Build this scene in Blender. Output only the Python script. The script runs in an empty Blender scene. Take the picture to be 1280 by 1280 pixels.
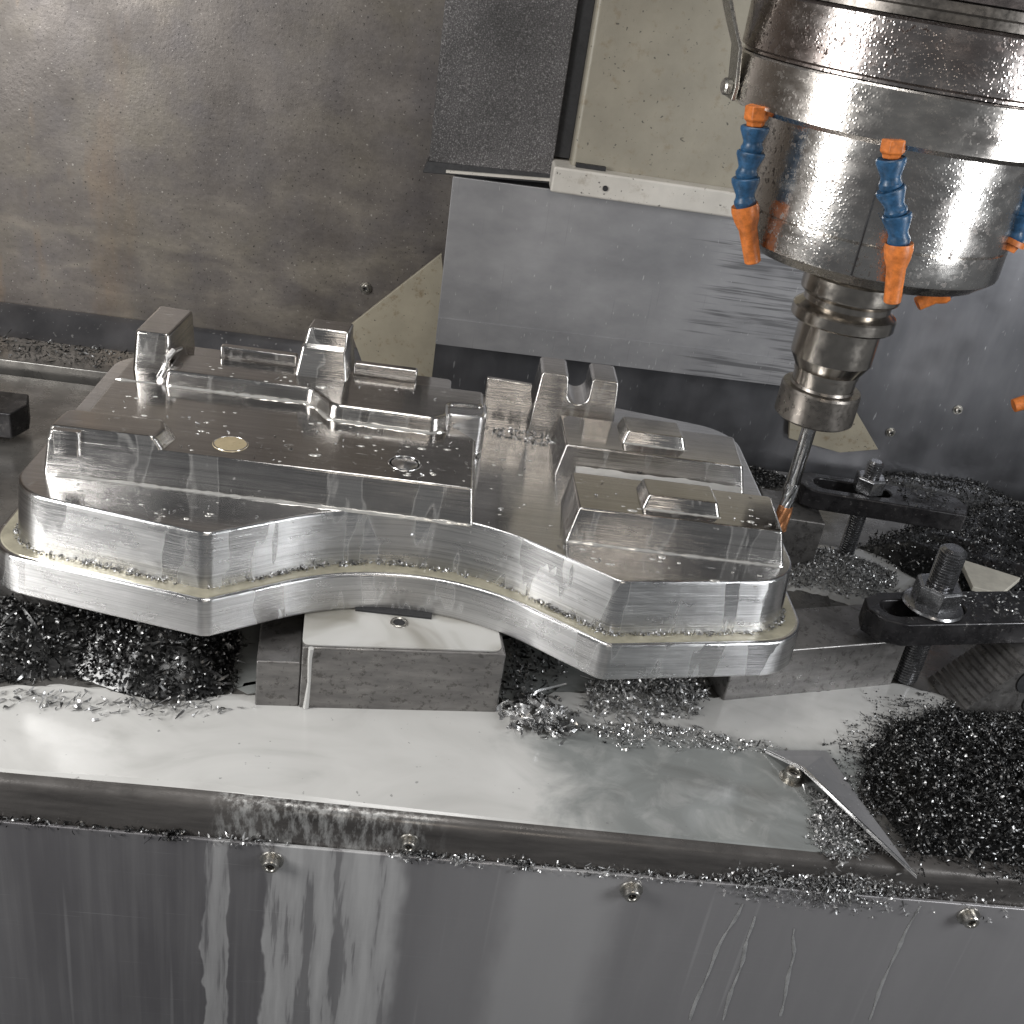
import bpy, bmesh, math, random
import numpy as np
from mathutils import Vector, Matrix

R_ = math.radians
scene = bpy.context.scene
random.seed(7)
rng = np.random.default_rng(11)
S = 0.001                     # every coordinate below is in millimetres

# ------------------------------------------------------------------ camera
FOC, THETA, ROLL, YAW = 1350.0, R_(28.5), R_(9.2), R_(5.0)
CAM = np.array([4.5, -527.6, 418.7])
fw = np.array([math.sin(YAW)*math.cos(THETA), math.cos(YAW)*math.cos(THETA), -math.sin(THETA)])
r0 = np.array([math.cos(YAW), -math.sin(YAW), 0.0])
u0 = np.cross(r0, fw)
cx = r0*math.cos(ROLL) + u0*math.sin(ROLL)
cy = -r0*math.sin(ROLL) + u0*math.cos(ROLL)
cd = bpy.data.cameras.new('camera')
cam = bpy.data.objects.new('camera', cd)
scene.collection.objects.link(cam)
cam.matrix_world = Matrix(((cx[0], cy[0], -fw[0], CAM[0]*S), (cx[1], cy[1], -fw[1], CAM[1]*S),
                           (cx[2], cy[2], -fw[2], CAM[2]*S), (0, 0, 0, 1)))
cd.sensor_fit = 'HORIZONTAL'; cd.sensor_width = 36.0
cd.lens = FOC/1280*36.0
cd.clip_start = 0.01; cd.clip_end = 50
scene.camera = cam

# ------------------------------------------------------------------ world and lamps
world = bpy.data.worlds.new('World'); scene.world = world; world.use_nodes = True
bg = world.node_tree.nodes['Background']
bg.inputs[0].default_value = (0.93, 0.96, 1.0, 1); bg.inputs[1].default_value = 0.12

def area(name, loc, target, size, size_y, watts, color):
    l = bpy.data.lights.new(name, 'AREA'); l.shape = 'RECTANGLE'
    l.size = size*S; l.size_y = size_y*S; l.energy = watts; l.color = color
    o = bpy.data.objects.new(name, l); scene.collection.objects.link(o)
    o.location = Vector(loc)*S
    d = (Vector(target)-Vector(loc)).normalized()
    o.rotation_euler = d.to_track_quat('-Z', 'Y').to_euler()
    return o
area('work_lamp_left', (-640, -300, 380), (0, 40, 110), 260, 460, 6.5, (1.0, 0.99, 0.97))
area('work_lamp_right', (840, -430, 360), (120, 40, 110), 200, 420, 5.0, (0.96, 0.98, 1.0))
area('hall_lamp_front', (180, -1300, 900), (60, 60, 60), 200, 500, 1.7, (1.0, 0.91, 0.80))
area('added_fill_top', (-60, 40, 1150), (0, 80, 0), 500, 160, 3.1, (1.0, 0.98, 0.95))  # added overhead fill to brighten level surfaces, not a known lamp

scene.view_settings.view_transform = 'Standard'
scene.view_settings.look = 'None'
scene.view_settings.gamma = 1.0
scene.view_settings.exposure = 0.0
scene.view_settings.use_curve_mapping = False

# ------------------------------------------------------------------ material helpers
class NT:
    def __init__(s, name):
        s.m = bpy.data.materials.new(name); s.m.use_nodes = True
        s.t = s.m.node_tree; s.t.nodes.clear()
        s.out = s.n('ShaderNodeOutputMaterial')
        s.b = s.n('ShaderNodeBsdfPrincipled')
        s.l(s.b.outputs[0], s.out.inputs[0])
        tc = s.n('ShaderNodeTexCoord')
        mp = s.n('ShaderNodeMapping'); mp.inputs['Scale'].default_value = (1000, 1000, 1000)
        s.l(tc.outputs['Object'], mp.inputs[0])
        s.mm = mp.outputs[0]
    def n(s, t): return s.t.nodes.new(t)
    def l(s, a, b): s.t.links.new(a, b)
    def setv(s, sock, v):
        if hasattr(v, 'is_linked') or hasattr(v, 'node'): s.l(v, sock)
        else: sock.default_value = v
    def scaled(s, sc, loc=(0, 0, 0)):
        mp = s.n('ShaderNodeMapping'); mp.inputs['Scale'].default_value = sc; mp.inputs['Location'].default_value = loc
        s.l(s.mm, mp.inputs[0]); return mp.outputs[0]
    def noise(s, sc, detail=3, rough=0.55, loc=(0, 0, 0), dist=0.0):
        v = s.scaled(sc if isinstance(sc, tuple) else (sc,)*3, loc)
        n = s.n('ShaderNodeTexNoise'); n.inputs['Scale'].default_value = 1.0
        n.inputs['Detail'].default_value = detail; n.inputs['Roughness'].default_value = rough
        n.inputs['Distortion'].default_value = dist
        s.l(v, n.inputs['Vector']); return n.outputs[0]
    def voro(s, sc, loc=(0, 0, 0)):
        v = s.scaled(sc if isinstance(sc, tuple) else (sc,)*3, loc)
        n = s.n('ShaderNodeTexVoronoi'); n.inputs['Scale'].default_value = 1.0
        s.l(v, n.inputs['Vector']); return n.outputs['Distance']
    def ramp(s, fac, stops):
        r = s.n('ShaderNodeValToRGB'); e = r.color_ramp.elements
        while len(e) < len(stops): e.new(0.5)
        for k, (p, c) in enumerate(stops):
            e[k].position = p
            e[k].color = (c, c, c, 1) if isinstance(c, (int, float)) else (*c, 1)
        s.l(fac, r.inputs[0]); return r.outputs[0]
    def mix(s, fac, a, b, mode='MIX'):
        m = s.n('ShaderNodeMix'); m.data_type = 'RGBA'; m.blend_type = mode
        s.setv(m.inputs[0], fac)
        for k, v in ((6, a), (7, b)):
            if isinstance(v, (int, float)): v = (v, v, v, 1)
            elif isinstance(v, tuple) and len(v) == 3: v = (*v, 1)
            s.setv(m.inputs[k], v)
        return m.outputs[2]
    def math(s, op, a, b=0.0, clamp=False):
        m = s.n('ShaderNodeMath'); m.operation = op; m.use_clamp = clamp
        s.setv(m.inputs[0], a); s.setv(m.inputs[1], b); return m.outputs[0]
    def xyz(s):
        x = s.n('ShaderNodeSeparateXYZ'); s.l(s.mm, x.inputs[0]); return x.outputs
    def rng(s, v, a, b, c=0.0, d=1.0):
        m = s.n('ShaderNodeMapRange'); m.interpolation_type = 'SMOOTHSTEP'
        s.setv(m.inputs[0], v)
        for k, q in zip((1, 2, 3, 4), (a, b, c, d)): m.inputs[k].default_value = q
        return m.outputs[0]
    def bump(s, h, strength, dist=0.0005, prev=None):
        b = s.n('ShaderNodeBump'); b.inputs['Strength'].default_value = strength; b.inputs['Distance'].default_value = dist
        s.l(h, b.inputs['Height'])
        if prev is not None: s.l(prev, b.inputs['Normal'])
        return b.outputs[0]
    def set(s, base=None, metal=None, rough=None, normal=None, spec=None, coat=None):
        I = s.b.inputs
        for k, v in (('Base Color', base), ('Metallic', metal), ('Roughness', rough), ('Normal', normal),
                     ('Specular IOR Level', spec), ('Coat Weight', coat)):
            if v is None: continue
            if k == 'Base Color' and isinstance(v, tuple): v = (*v[:3], 1)
            s.setv(I[k], v)
        return s.m

M = {}
def m_alu(name, base=(0.74, 0.735, 0.735), wall=(0.24, 0.36), flat=(0.10, 0.20), film=0.26, line=0.42, aniso=0.9):
    t = NT(name)
    g = t.n('ShaderNodeNewGeometry'); sx = t.n('ShaderNodeSeparateXYZ'); t.l(g.outputs['True Normal'], sx.inputs[0])
    up = t.rng(sx.outputs[2], 0.75, 0.95)                       # faced tops are smoother than side-milled walls
    lines = t.noise((0.006, 0.006, 0.95), 4, 0.75)
    n = t.bump(lines, line, 0.0005)
    n = t.bump(t.noise((0.015, 0.8, 0.02), 3, 0.7), 0.06, 0.0004, n)
    n = t.bump(t.noise(0.15, 3, 0.6), 0.03, 0.001, n)
    nz = t.noise((0.03, 0.03, 0.08), 4, 0.6)
    rough = t.mix(up, t.ramp(nz, [(0.3, wall[0]), (0.7, wall[1])]), t.ramp(nz, [(0.3, flat[0]), (0.7, flat[1])]))
    # wet patches with rounded borders, and dried spots
    side = t.math('SUBTRACT', 1.0, up)
    runs = t.math('MULTIPLY', side, t.ramp(t.noise((0.045, 0.045, 0.010), 3, 0.5, (31, 7, 3), 0.4), [(0.56, 0), (0.58, 1)]))
    edge = t.math('MULTIPLY', side, t.ramp(t.noise((0.045, 0.045, 0.010), 3, 0.5, (31, 7, 3), 0.4), [(0.545, 0), (0.565, 1), (0.59, 0)]))
    sp = t.ramp(t.noise(0.35, 2, 0.5, (3, 17, 9)), [(0.70, 0), (0.73, 1)])
    dash = t.math('MULTIPLY', up, t.ramp(t.noise((0.09, 0.30, 0.1), 3, 0.6, (13, 2, 9)), [(0.655, 0), (0.70, 1)]))
    sp = t.math('MAXIMUM', sp, dash)
    f = t.math('MAXIMUM', t.math('MULTIPLY', runs, film*0.35), t.math('MAXIMUM', t.math('MULTIPLY', sp, film), t.math('MULTIPLY', edge, film*0.9)))
    tl = t.mix(up, t.ramp(lines, [(0.30, 0.62), (0.5, 0.95), (0.7, 1.06)]), t.ramp(t.noise((0.012, 0.45, 0.02), 4, 0.7, (1, 2, 3)), [(0.3, 0.80), (0.7, 1.08)]))
    col = t.mix(f, t.mix(1.0, base, tl, 'MULTIPLY'), (0.60, 0.60, 0.58))
    met = t.math('SUBTRACT', 1.0, t.math('MULTIPLY', f, 0.8))
    rough = t.math('MULTIPLY', rough, t.math('SUBTRACT', 1.0, t.math('MULTIPLY', runs, 0.45)))
    # milling lines run level round the walls: gloss spreads up and down
    cv = t.n('ShaderNodeCombineXYZ'); cv.inputs[1].default_value = 0.03; cv.inputs[2].default_value = 1.0
    t.l(cv.outputs[0], t.b.inputs['Tangent']); t.b.inputs['Anisotropic'].default_value = aniso
    return t.set(col, met, rough, n)
M['alu'] = m_alu('machined_aluminium')
M['alu_top'] = m_alu('machined_aluminium_facets', (0.62, 0.60, 0.58), (0.16, 0.28), (0.07, 0.16), 0.30, 0.34, 0.85)

def m_simple(name, base, rough, metal=0.0, nsc=0.12, var=0.25, bump=0.1, spec=0.5, coat=0.0):
    t = NT(name)
    k = t.ramp(t.noise(nsc, 5, 0.62), [(0.3, 1-var), (0.7, 1+var*0.4)])
    col = t.mix(1.0, base, k, 'MULTIPLY')
    rr = t.ramp(t.noise(nsc*3, 3, 0.6, (5, 5, 5)), [(0.3, max(rough*0.7, 0.03)), (0.7, min(rough*1.35, 1))])
    n = t.bump(t.noise(nsc*8, 3, 0.6), bump, 0.0006)
    return t.set(col, metal, rr, n, spec, coat)
M['film_yellow'] = m_simple('coolant_film_in_groove', (0.40, 0.375, 0.29), 0.14, 0.25, 0.08, 0.3, 0.02)
M['film_white'] = m_simple('milky_coolant_meniscus', (0.66, 0.65, 0.62), 0.14, 0.6, 0.1, 0.2, 0.02)
M['dried'] = m_simple('dried_coolant_run', (0.36, 0.36, 0.36), 0.4, 0.1, 0.1, 0.4, 0.05)
M['orange'] = m_simple('orange_plastic', (0.74, 0.215, 0.045), 0.42, 0, 0.25, 0.45, 0.06)
M['blue'] = m_simple('blue_plastic', (0.032, 0.105, 0.215), 0.36, 0, 0.3, 0.6, 0.10)
M['black_clamp'] = m_simple('black_oxide_steel', (0.030, 0.029, 0.031), 0.34, 0.35, 0.18, 0.5, 0.18)
M['stud'] = m_simple('wet_steel_fastener', (0.36, 0.36, 0.37), 0.24, 0.95, 0.12, 0.4, 0.006)
M['screw'] = m_simple('zinc_screw', (0.55, 0.53, 0.49), 0.3, 0.95, 0.4, 0.5, 0.08)
M['dark'] = m_simple('dark_cavity_steel', (0.03, 0.03, 0.032), 0.6, 0.2)
M['paper'] = m_simple('pale_coolant_soaked_card', (0.62, 0.59, 0.51), 0.5, 0, 0.1, 0.2, 0.05)
M['carbide'] = m_simple('ground_carbide', (0.62, 0.62, 0.62), 0.16, 1.0, 0.3, 0.3, 0.03)
M['coated'] = m_simple('copper_brown_coating', (0.62, 0.28, 0.13), 0.3, 0.8, 0.4, 0.3, 0.05)
M['resin'] = m_simple('pale_plug', (0.46, 0.38, 0.24), 0.35, 0.1, 0.15, 0.15, 0.03)
M['holder'] = m_simple('tool_holder_steel', (0.52, 0.48, 0.43), 0.2, 1.0, 0.06, 0.25, 0.02)
M['nut_dark'] = m_simple('blackened_collet_nut', (0.24, 0.22, 0.20), 0.33, 0.9, 0.1, 0.25, 0.04)

def m_clamp():
    t = NT('scuffed_black_oxide_steel')
    k = t.ramp(t.noise(0.12, 5, 0.65), [(0.3, (0.018, 0.0175, 0.019)), (0.7, (0.05, 0.048, 0.05))])
    sc = t.ramp(t.noise((0.25, 0.06, 0.3), 4, 0.7, (2, 4, 6)), [(0.62, 0), (0.68, 1)])
    col = t.mix(t.math('MULTIPLY', sc, 0.6), k, (0.26, 0.25, 0.24))
    wet = t.ramp(t.noise(0.07, 4, 0.6, (7, 7, 1)), [(0.4, 0.16), (0.6, 0.45)])
    return t.set(col, 0.5, wet, t.bump(t.noise(0.5, 4, 0.7), 0.2, 0.0007))
M['black_clamp'] = m_clamp()
def m_block():
    t = NT('scuffed_steel_block')
    k = t.ramp(t.noise((0.03, 0.03, 0.12), 5, 0.65), [(0.25, (0.13, 0.125, 0.125)), (0.75, (0.30, 0.29, 0.28))])
    stain = t.ramp(t.noise(0.22, 5, 0.7, (9, 2, 4)), [(0.55, 0), (0.62, 1)])
    col = t.mix(t.math('MULTIPLY', stain, 0.6), k, (0.07, 0.065, 0.06))
    n = t.bump(t.noise(0.5, 4, 0.7), 0.25, 0.0006)
    return t.set(col, 0.75, t.ramp(t.noise(0.15, 3), [(0.3, 0.25), (0.7, 0.5)]), n)
M['block'] = m_block()

def m_spindle(name, base, speck, rust):
    t = NT(name)
    sm = t.ramp(t.noise(0.30, 3, 0.7, (4, 8, 1)), [(0.58, 0), (0.63, 1)])
    area_ = t.ramp(t.noise(0.018, 3, 0.6, (8, 8, 2)), [(0.36, 0), (0.52, 1)])
    smk = t.math('MULTIPLY', t.math('MULTIPLY', sm, area_), speck)
    rs = t.math('MULTIPLY', t.ramp(t.noise((0.02, 0.02, 0.05), 5, 0.65, (2, 3, 4)), [(0.40, 0), (0.7, 1)]), rust)
    col = t.mix(rs, base, (0.30, 0.24, 0.22))
    col = t.mix(smk, col, (0.06, 0.045, 0.04))
    rough = t.math('ADD', t.ramp(t.noise((0.06, 0.06, 0.12), 5, 0.65), [(0.3, 0.14), (0.7, 0.29)]), t.math('MULTIPLY', smk, 0.4))
    drops = t.math('MULTIPLY', t.ramp(t.voro(0.55), [(0.0, 1), (0.42, 0)]), t.ramp(t.noise(0.03, 3, 0.6, (1, 5, 8)), [(0.35, 0), (0.55, 1)]))
    n = t.bump(drops, 0.32*speck, 0.0005)
    n = t.bump(t.noise((0.01, 0.01, 1.5), 2, 0.6), 0.02, 0.0004, n)
    return t.set(col, 1.0, rough, n)
M['spindle'] = m_spindle('polished_spindle_steel', (0.68, 0.66, 0.63), 0.75, 0.35)
M['spindle_ring'] = m_spindle('brushed_spindle_ring_steel', (0.70, 0.67, 0.63), 0.5, 0.25)
M['spindle_top'] = m_spindle('stained_spindle_steel', (0.52, 0.48, 0.46), 1.0, 0.75)
M['grime'] = m_simple('grimy_rough_casting', (0.13, 0.11, 0.105), 0.7, 0.1, 0.25, 0.6, 0.9)

def m_beige(name, base, rust):
    t = NT(name)
    k = t.ramp(t.noise(0.02, 5, 0.6), [(0.3, 0.78), (0.7, 1.05)])
    col = t.mix(1.0, base, k, 'MULTIPLY')
    dirt = t.math('MULTIPLY', t.ramp(t.noise(0.09, 6, 0.72, (2, 5, 6)), [(0.56, 0), (0.68, 1)]), rust)
    col = t.mix(dirt, col, (0.20, 0.15, 0.09))
    spots = t.ramp(t.noise(0.33, 2, 0.5, (9, 9, 1)), [(0.70, 0), (0.73, 1)])
    col = t.mix(t.math('MULTIPLY', spots, 0.8), col, (0.05, 0.045, 0.04))
    n = t.bump(t.noise(0.25, 4, 0.65), 0.25, 0.001)
    return t.set(col, 0.0, 0.42, n)
M['beige'] = m_beige('beige_enamel_head', (0.31, 0.285, 0.23), 0.5)
M['beige_dirty'] = m_beige('beige_enamel_stained', (0.36, 0.325, 0.25), 0.8)
M['lip_white'] = m_beige('chipped_pale_enamel', (0.60, 0.57, 0.52), 0.35)

def m_cover():
    t = NT('speckled_dark_cover')
    a = t.ramp(t.noise(0.85, 3, 0.8), [(0.40, (0.045, 0.042, 0.043)), (0.56, (0.10, 0.095, 0.095)), (0.70, (0.36, 0.35, 0.35))])
    k = t.ramp(t.noise(0.012, 3, 0.5), [(0.3, 0.6), (0.7, 1.4)])
    n = t.bump(t.noise(0.9, 3, 0.8), 0.6, 0.0012)
    return t.set(t.mix(1.0, a, k, 'MULTIPLY'), 0.2, 0.45, n)
M['cover'] = m_cover()

def m_sheet():
    t = NT('scratched_way_cover_steel')
    k = t.ramp(t.noise((0.009, 0.009, 0.016), 5, 0.62), [(0.3, (0.25, 0.25, 0.26)), (0.7, (0.44, 0.435, 0.445))])
    x = t.xyz()
    low = t.rng(x[2], 168, 120)
    sc = t.ramp(t.noise((0.007, 0.01, 0.30), 3, 0.65, (3, 1, 5)), [(0.47, 0), (0.56, 1)])
    wx = t.math('ADD', x[0], t.math('MULTIPLY', t.math('SUBTRACT', t.noise((0.01, 0.01, 0.5), 2), 0.5), 120))
    sc = t.math('MULTIPLY', t.math('MULTIPLY', sc, low), t.math('MULTIPLY', t.rng(wx, 50, 80), t.ramp(t.noise((0.016, 0.01, 0.05), 2, 0.5, (3, 8, 2)), [(0.40, 0), (0.5, 1)])))
    vs = t.ramp(t.noise((0.5, 0.5, 0.012), 2, 0.6, (8, 1, 5)), [(0.66, 0), (0.72, 1)])
    col = t.mix(t.math('MULTIPLY', sc, 0.75), k, (0.12, 0.12, 0.125))
    col = t.mix(t.math('MULTIPLY', vs, 0.25), col, (0.2, 0.2, 0.2))
    rust = t.math('MULTIPLY', t.rng(x[2], 195, 230), t.ramp(t.noise(0.04, 4, 0.6), [(0.4, 0), (0.6, 1)]))
    col = t.mix(t.math('MULTIPLY', rust, 0.6), col, (0.42, 0.31, 0.24))
    dr = t.ramp(t.noise((0.5, 0.5, 0.12), 2, 0.5, (1, 2, 3)), [(0.70, 0), (0.74, 1)])
    col = t.mix(t.math('MULTIPLY', dr, 0.5), col, (0.8, 0.8, 0.8))
    return t.set(col, 0.65, 0.5, t.bump(t.noise((0.02, 0.02, 0.3), 3), 0.03, 0.0005))
M['sheet'] = m_sheet()

def m_backwall():
    t = NT('wet_dark_back_sheet')
    k = t.ramp(t.noise((0.02, 0.02, 0.006), 4, 0.6), [(0.3, (0.11, 0.112, 0.122)), (0.7, (0.20, 0.20, 0.212))])
    dr = t.ramp(t.noise((0.28, 0.28, 0.06), 2, 0.5, (1, 2, 3)), [(0.68, 0), (0.73, 1)])
    col = t.mix(t.math('MULTIPLY', dr, 0.7), k, (0.55, 0.55, 0.56))
    return t.set(col, 0.75, t.ramp(t.noise(0.03, 4), [(0.3, 0.28), (0.7, 0.48)]), t.bump(t.noise(0.2, 3), 0.06, 0.0006))
M['back'] = m_backwall()

def m_stained():
    t = NT('stained_enclosure_wall')
    k = t.ramp(t.noise((0.010, 0.01, 0.012), 5, 0.62), [(0.28, (0.122, 0.108, 0.100)), (0.72, (0.235, 0.212, 0.195))])
    # diagonal dried wash marks
    mp = t.n('ShaderNodeMapping'); mp.inputs['Rotation'].default_value = (0, R_(38), 0); mp.inputs['Scale'].default_value = (0.012, 0.01, 0.030)
    t.l(t.mm, mp.inputs[0])
    nz = t.n('ShaderNodeTexNoise'); nz.inputs['Scale'].default_value = 1; nz.inputs['Detail'].default_value = 5; nz.inputs['Distortion'].default_value = 0.7
    t.l(mp.outputs[0], nz.inputs['Vector'])
    x = t.xyz()
    low = t.rng(x[2], 260, 70)
    wash = t.math('MULTIPLY', t.ramp(nz.outputs[0], [(0.46, 0), (0.72, 1)]), low)
    col = t.mix(t.math('MULTIPLY', wash, 0.75), k, (0.35, 0.315, 0.26))
    ol = t.ramp(t.noise((0.012, 0.01, 0.016), 4, 0.6, (14, 3, 9)), [(0.48, 0), (0.66, 1)])
    col = t.mix(t.math('MULTIPLY', ol, 0.4), col, (0.235, 0.21, 0.165))
    pu = t.ramp(t.noise((0.014, 0.01, 0.012), 4, 0.6, (4, 13, 29)), [(0.48, 0), (0.64, 1)])
    col = t.mix(t.math('MULTIPLY', pu, 0.5), col, (0.14, 0.13, 0.135))
    oc = t.math('MULTIPLY', t.ramp(t.noise((0.02, 0.02, 0.006), 4, 0.6, (4, 0, 7)), [(0.5, 0), (0.66, 1)]), t.rng(x[0], -250, -400))
    col = t.mix(t.math('MULTIPLY', oc, 0.55), col, (0.30, 0.20, 0.11))
    br = t.ramp(t.noise((0.12, 0.12, 0.22), 4, 0.75, (7, 1, 1)), [(0.35, 0.86), (0.7, 1.1)])
    col = t.mix(1.0, col, br, 'MULTIPLY')
    sp = t.ramp(t.noise(0.36, 3, 0.6, (6, 9, 2)), [(0.63, 0), (0.67, 1)])
    col = t.mix(t.math('MULTIPLY', sp, 0.85), col, (0.03, 0.028, 0.026))
    wp = t.ramp(t.noise(0.36, 2, 0.5, (26, 3, 12)), [(0.685, 0), (0.71, 1)])
    col = t.mix(t.math('MULTIPLY', wp, 0.6), col, (0.55, 0.52, 0.48))
    n = t.bump(t.noise(0.30, 3, 0.6), 0.18, 0.0008)
    return t.set(col, 0.45, t.ramp(t.noise(0.02, 4, 0.6), [(0.3, 0.30), (0.7, 0.5)]), n)
M['stained'] = m_stained()

def m_table():
    t = NT('wet_machine_table_steel')
    k = t.ramp(t.noise((0.02, 0.03, 0.02), 5, 0.62), [(0.3, (0.12, 0.115, 0.11)), (0.7, (0.25, 0.24, 0.225))])
    return t.set(k, 0.6, t.ramp(t.noise(0.05, 4), [(0.3, 0.15), (0.7, 0.4)]), t.bump(t.noise(0.3, 3), 0.1, 0.0006))
M['table'] = m_table()

def m_coolant(name, thin):
    t = NT(name)
    sw = t.noise((0.012, 0.02, 0.02), 4, 0.55, (2, 1, 7), 1.6)
    grey = t.ramp(sw, [(0.30, (0.17, 0.175, 0.17)), (0.5, (0.215, 0.225, 0.22)), (0.72, (0.29, 0.30, 0.295))])
    milk = t.ramp(sw, [(0.25, (0.42, 0.415, 0.40)), (0.45, (0.50, 0.495, 0.48)), (0.65, (0.54, 0.535, 0.52))])
    x = t.xyz()
    wv = t.math('MULTIPLY', t.math('SUBTRACT', t.noise((0.02, 0.02, 0.02), 5, 0.62, (5, 2, 1), 0.6), 0.5), 90.0)
    # the sheet thins out to a see-through film over the front plate
    bx = t.math('ADD', t.math('ADD', x[0], t.math('MULTIPLY', x[1], 0.32)), wv)
    by = t.math('ADD', x[1], t.math('MULTIPLY', wv, 0.35))
    th = t.math('MULTIPLY', t.rng(bx, 48, 92), t.rng(by, -8, -30))
    puff = t.ramp(t.noise((0.05, 0.05, 0.05), 5, 0.65, (8, 3, 3), 0.8), [(0.50, 1), (0.80, 0.6)])
    th = t.math('MULTIPLY', th, puff)
    col = grey if thin else t.mix(th, milk, grey)
    sp = t.ramp(t.noise(0.25, 2, 0.5, (6, 4, 2)), [(0.73, 0), (0.76, 1)])
    col = t.mix(t.math('MULTIPLY', sp, 0.6), col, (0.15, 0.15, 0.15))
    n = t.bump(t.noise((0.05, 0.05, 0.05), 3, 0.5), 0.08, 0.001)
    return t.set(col, 0.0, 0.16, n, 0.5)
M['coolant'] = m_coolant('milky_coolant', False)
def m_coolant_block():
    t = NT('swirled_coolant_on_block')
    sw = t.noise((0.016, 0.022, 0.02), 3, 0.5, (2, 9, 7), 1.0)
    col = t.ramp(sw, [(0.34, (0.25, 0.24, 0.21)), (0.46, (0.38, 0.37, 0.345)), (0.54, (0.49, 0.485, 0.465)), (0.7, (0.54, 0.535, 0.52))])
    return t.set(col, 0.0, 0.12, t.bump(t.noise(0.06, 3), 0.08, 0.001), 0.5)
M['coolant_block'] = m_coolant_block()
M['coolant_thin'] = m_coolant('thin_milky_coolant_on_steel', True)

def m_panel():
    t = NT('streaked_front_panel_steel')
    x = t.xyz()
    wob = t.math('MULTIPLY', t.math('SUBTRACT', t.noise((0.05, 0.05, 0.02), 3, 0.6), 0.5), 16.0)
    xx = t.math('ADD', x[0], wob)
    k = t.ramp(t.noise((0.02, 0.02, 0.004), 4, 0.6, (0, 0, 3)), [(0.3, (0.18, 0.173, 0.182)), (0.7, (0.27, 0.262, 0.27))])
    wide = t.rng(x[0], -30, 60)
    k = t.mix(wide, k, (0.40, 0.39, 0.398), 'MIX')
    st = t.ramp(t.noise((0.16, 0.16, 0.005), 3, 0.6, (3, 3, 3)), [(0.45, 0), (0.75, 1)])
    col = t.mix(t.math('MULTIPLY', st, 0.25), k, (0.46, 0.45, 0.45))
    band = t.math('MULTIPLY', t.rng(xx, -61, -59), t.rng(xx, 20, 8))
    gaps = t.ramp(t.noise((0.085, 0.085, 0.007), 4, 0.62, (1, 7, 3)), [(0.40, 0.3), (0.44, 0.75), (0.6, 1)])
    band = t.math('MULTIPLY', band, gaps)
    d1 = t.math('MULTIPLY', t.math('MULTIPLY', t.rng(xx, -92.5, -91.5), t.rng(xx, -77, -78.5)), t.ramp(t.noise((0.13, 0.13, 0.010), 4, 0.62, (3, 1, 3)), [(0.38, 0.25), (0.46, 0.8), (0.6, 1)]))
    b2 = t.math('MULTIPLY', t.rng(xx, 62, 80), t.rng(xx, 142, 118))
    thin = t.math('MULTIPLY', t.ramp(t.noise((0.16, 0.16, 0.003), 2, 0.5, (8, 2, 1)), [(0.66, 0), (0.72, 1)]), 0.3)
    f = t.math('MAXIMUM', t.math('MAXIMUM', t.math('MULTIPLY', band, 0.85), t.math('MULTIPLY', d1, 0.65)), t.math('MAXIMUM', t.math('MULTIPLY', b2, 0.4), t.math('MULTIPLY', thin, 0.6)))
    col = t.mix(f, col, (0.50, 0.50, 0.50))
    met = t.math('SUBTRACT', 0.6, t.math('MULTIPLY', f, 0.6))
    scr = t.ramp(t.noise((0.012, 0.01, 0.8), 2, 0.6, (5, 1, 8)), [(0.68, 0), (0.74, 1)])
    col = t.mix(t.math('MULTIPLY', scr, 0.3), col, (0.5, 0.5, 0.5))
    return t.set(col, met, t.ramp(t.noise((0.03, 0.03, 0.01), 4), [(0.3, 0.28), (0.7, 0.48)]), t.bump(t.noise((0.04, 0.04, 0.7), 3), 0.07, 0.0005))
M['panel'] = m_panel()

def m_lip():
    t = NT('grimy_lip_steel')
    k = t.ramp(t.noise((0.012, 0.02, 0.08), 5, 0.65), [(0.3, (0.06, 0.056, 0.054)), (0.7, (0.145, 0.135, 0.128))])
    x = t.xyz()
    wh = t.math('MULTIPLY', t.ramp(t.noise((0.20, 0.2, 0.06), 5, 0.7, (2, 2, 2)), [(0.45, 0), (0.62, 1)]),
                t.math('MULTIPLY', t.rng(x[0], -92, -80), t.rng(x[0], 40, 5)))
    col = t.mix(t.math('MULTIPLY', wh, 0.7), k, (0.5, 0.5, 0.49))
    return t.set(col, 0.4, t.ramp(t.noise(0.06, 4), [(0.3, 0.2), (0.7, 0.45)]), t.bump(t.noise(0.4, 4, 0.7), 0.2, 0.0006))
M['lip'] = m_lip()

def m_chip(name, stops, rough, metal=0.9):
    t = NT(name)
    g = t.n('ShaderNodeNewGeometry')
    col = t.ramp(g.outputs['Random Per Island'], stops)
    return t.set(col, metal, rough)
M['chip_dark'] = m_chip('wet_dark_swarf', [(0.0, 0.03), (0.5, 0.09), (0.85, 0.18), (1.0, 0.42)], 0.34)
M['chip_mid'] = m_chip('coolant_soaked_swarf', [(0.0, 0.10), (0.4, 0.28), (0.75, 0.5), (1.0, 0.75)], 0.32, 0.6)
M['chip_bright'] = m_chip('bright_swarf_curls', [(0.0, 0.10), (0.25, 0.45), (0.6, 0.75), (1.0, 0.9)], 0.24)

# ------------------------------------------------------------------ mesh helpers
ORG = {}
def tag(o, label=None, cat=None, group=None, kind=None):
    if label: o['label'] = label
    if cat: o['category'] = cat
    if group: o['group'] = group
    if kind: o['kind'] = kind
    return o
def thing(name, loc, label, cat, group=None):
    o = bpy.data.objects.new(name, None); scene.collection.objects.link(o)
    o.empty_display_size = 0.01
    o.location = Vector(loc)*S; ORG[o.name] = np.array(loc, float)
    return tag(o, label, cat, group)

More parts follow.
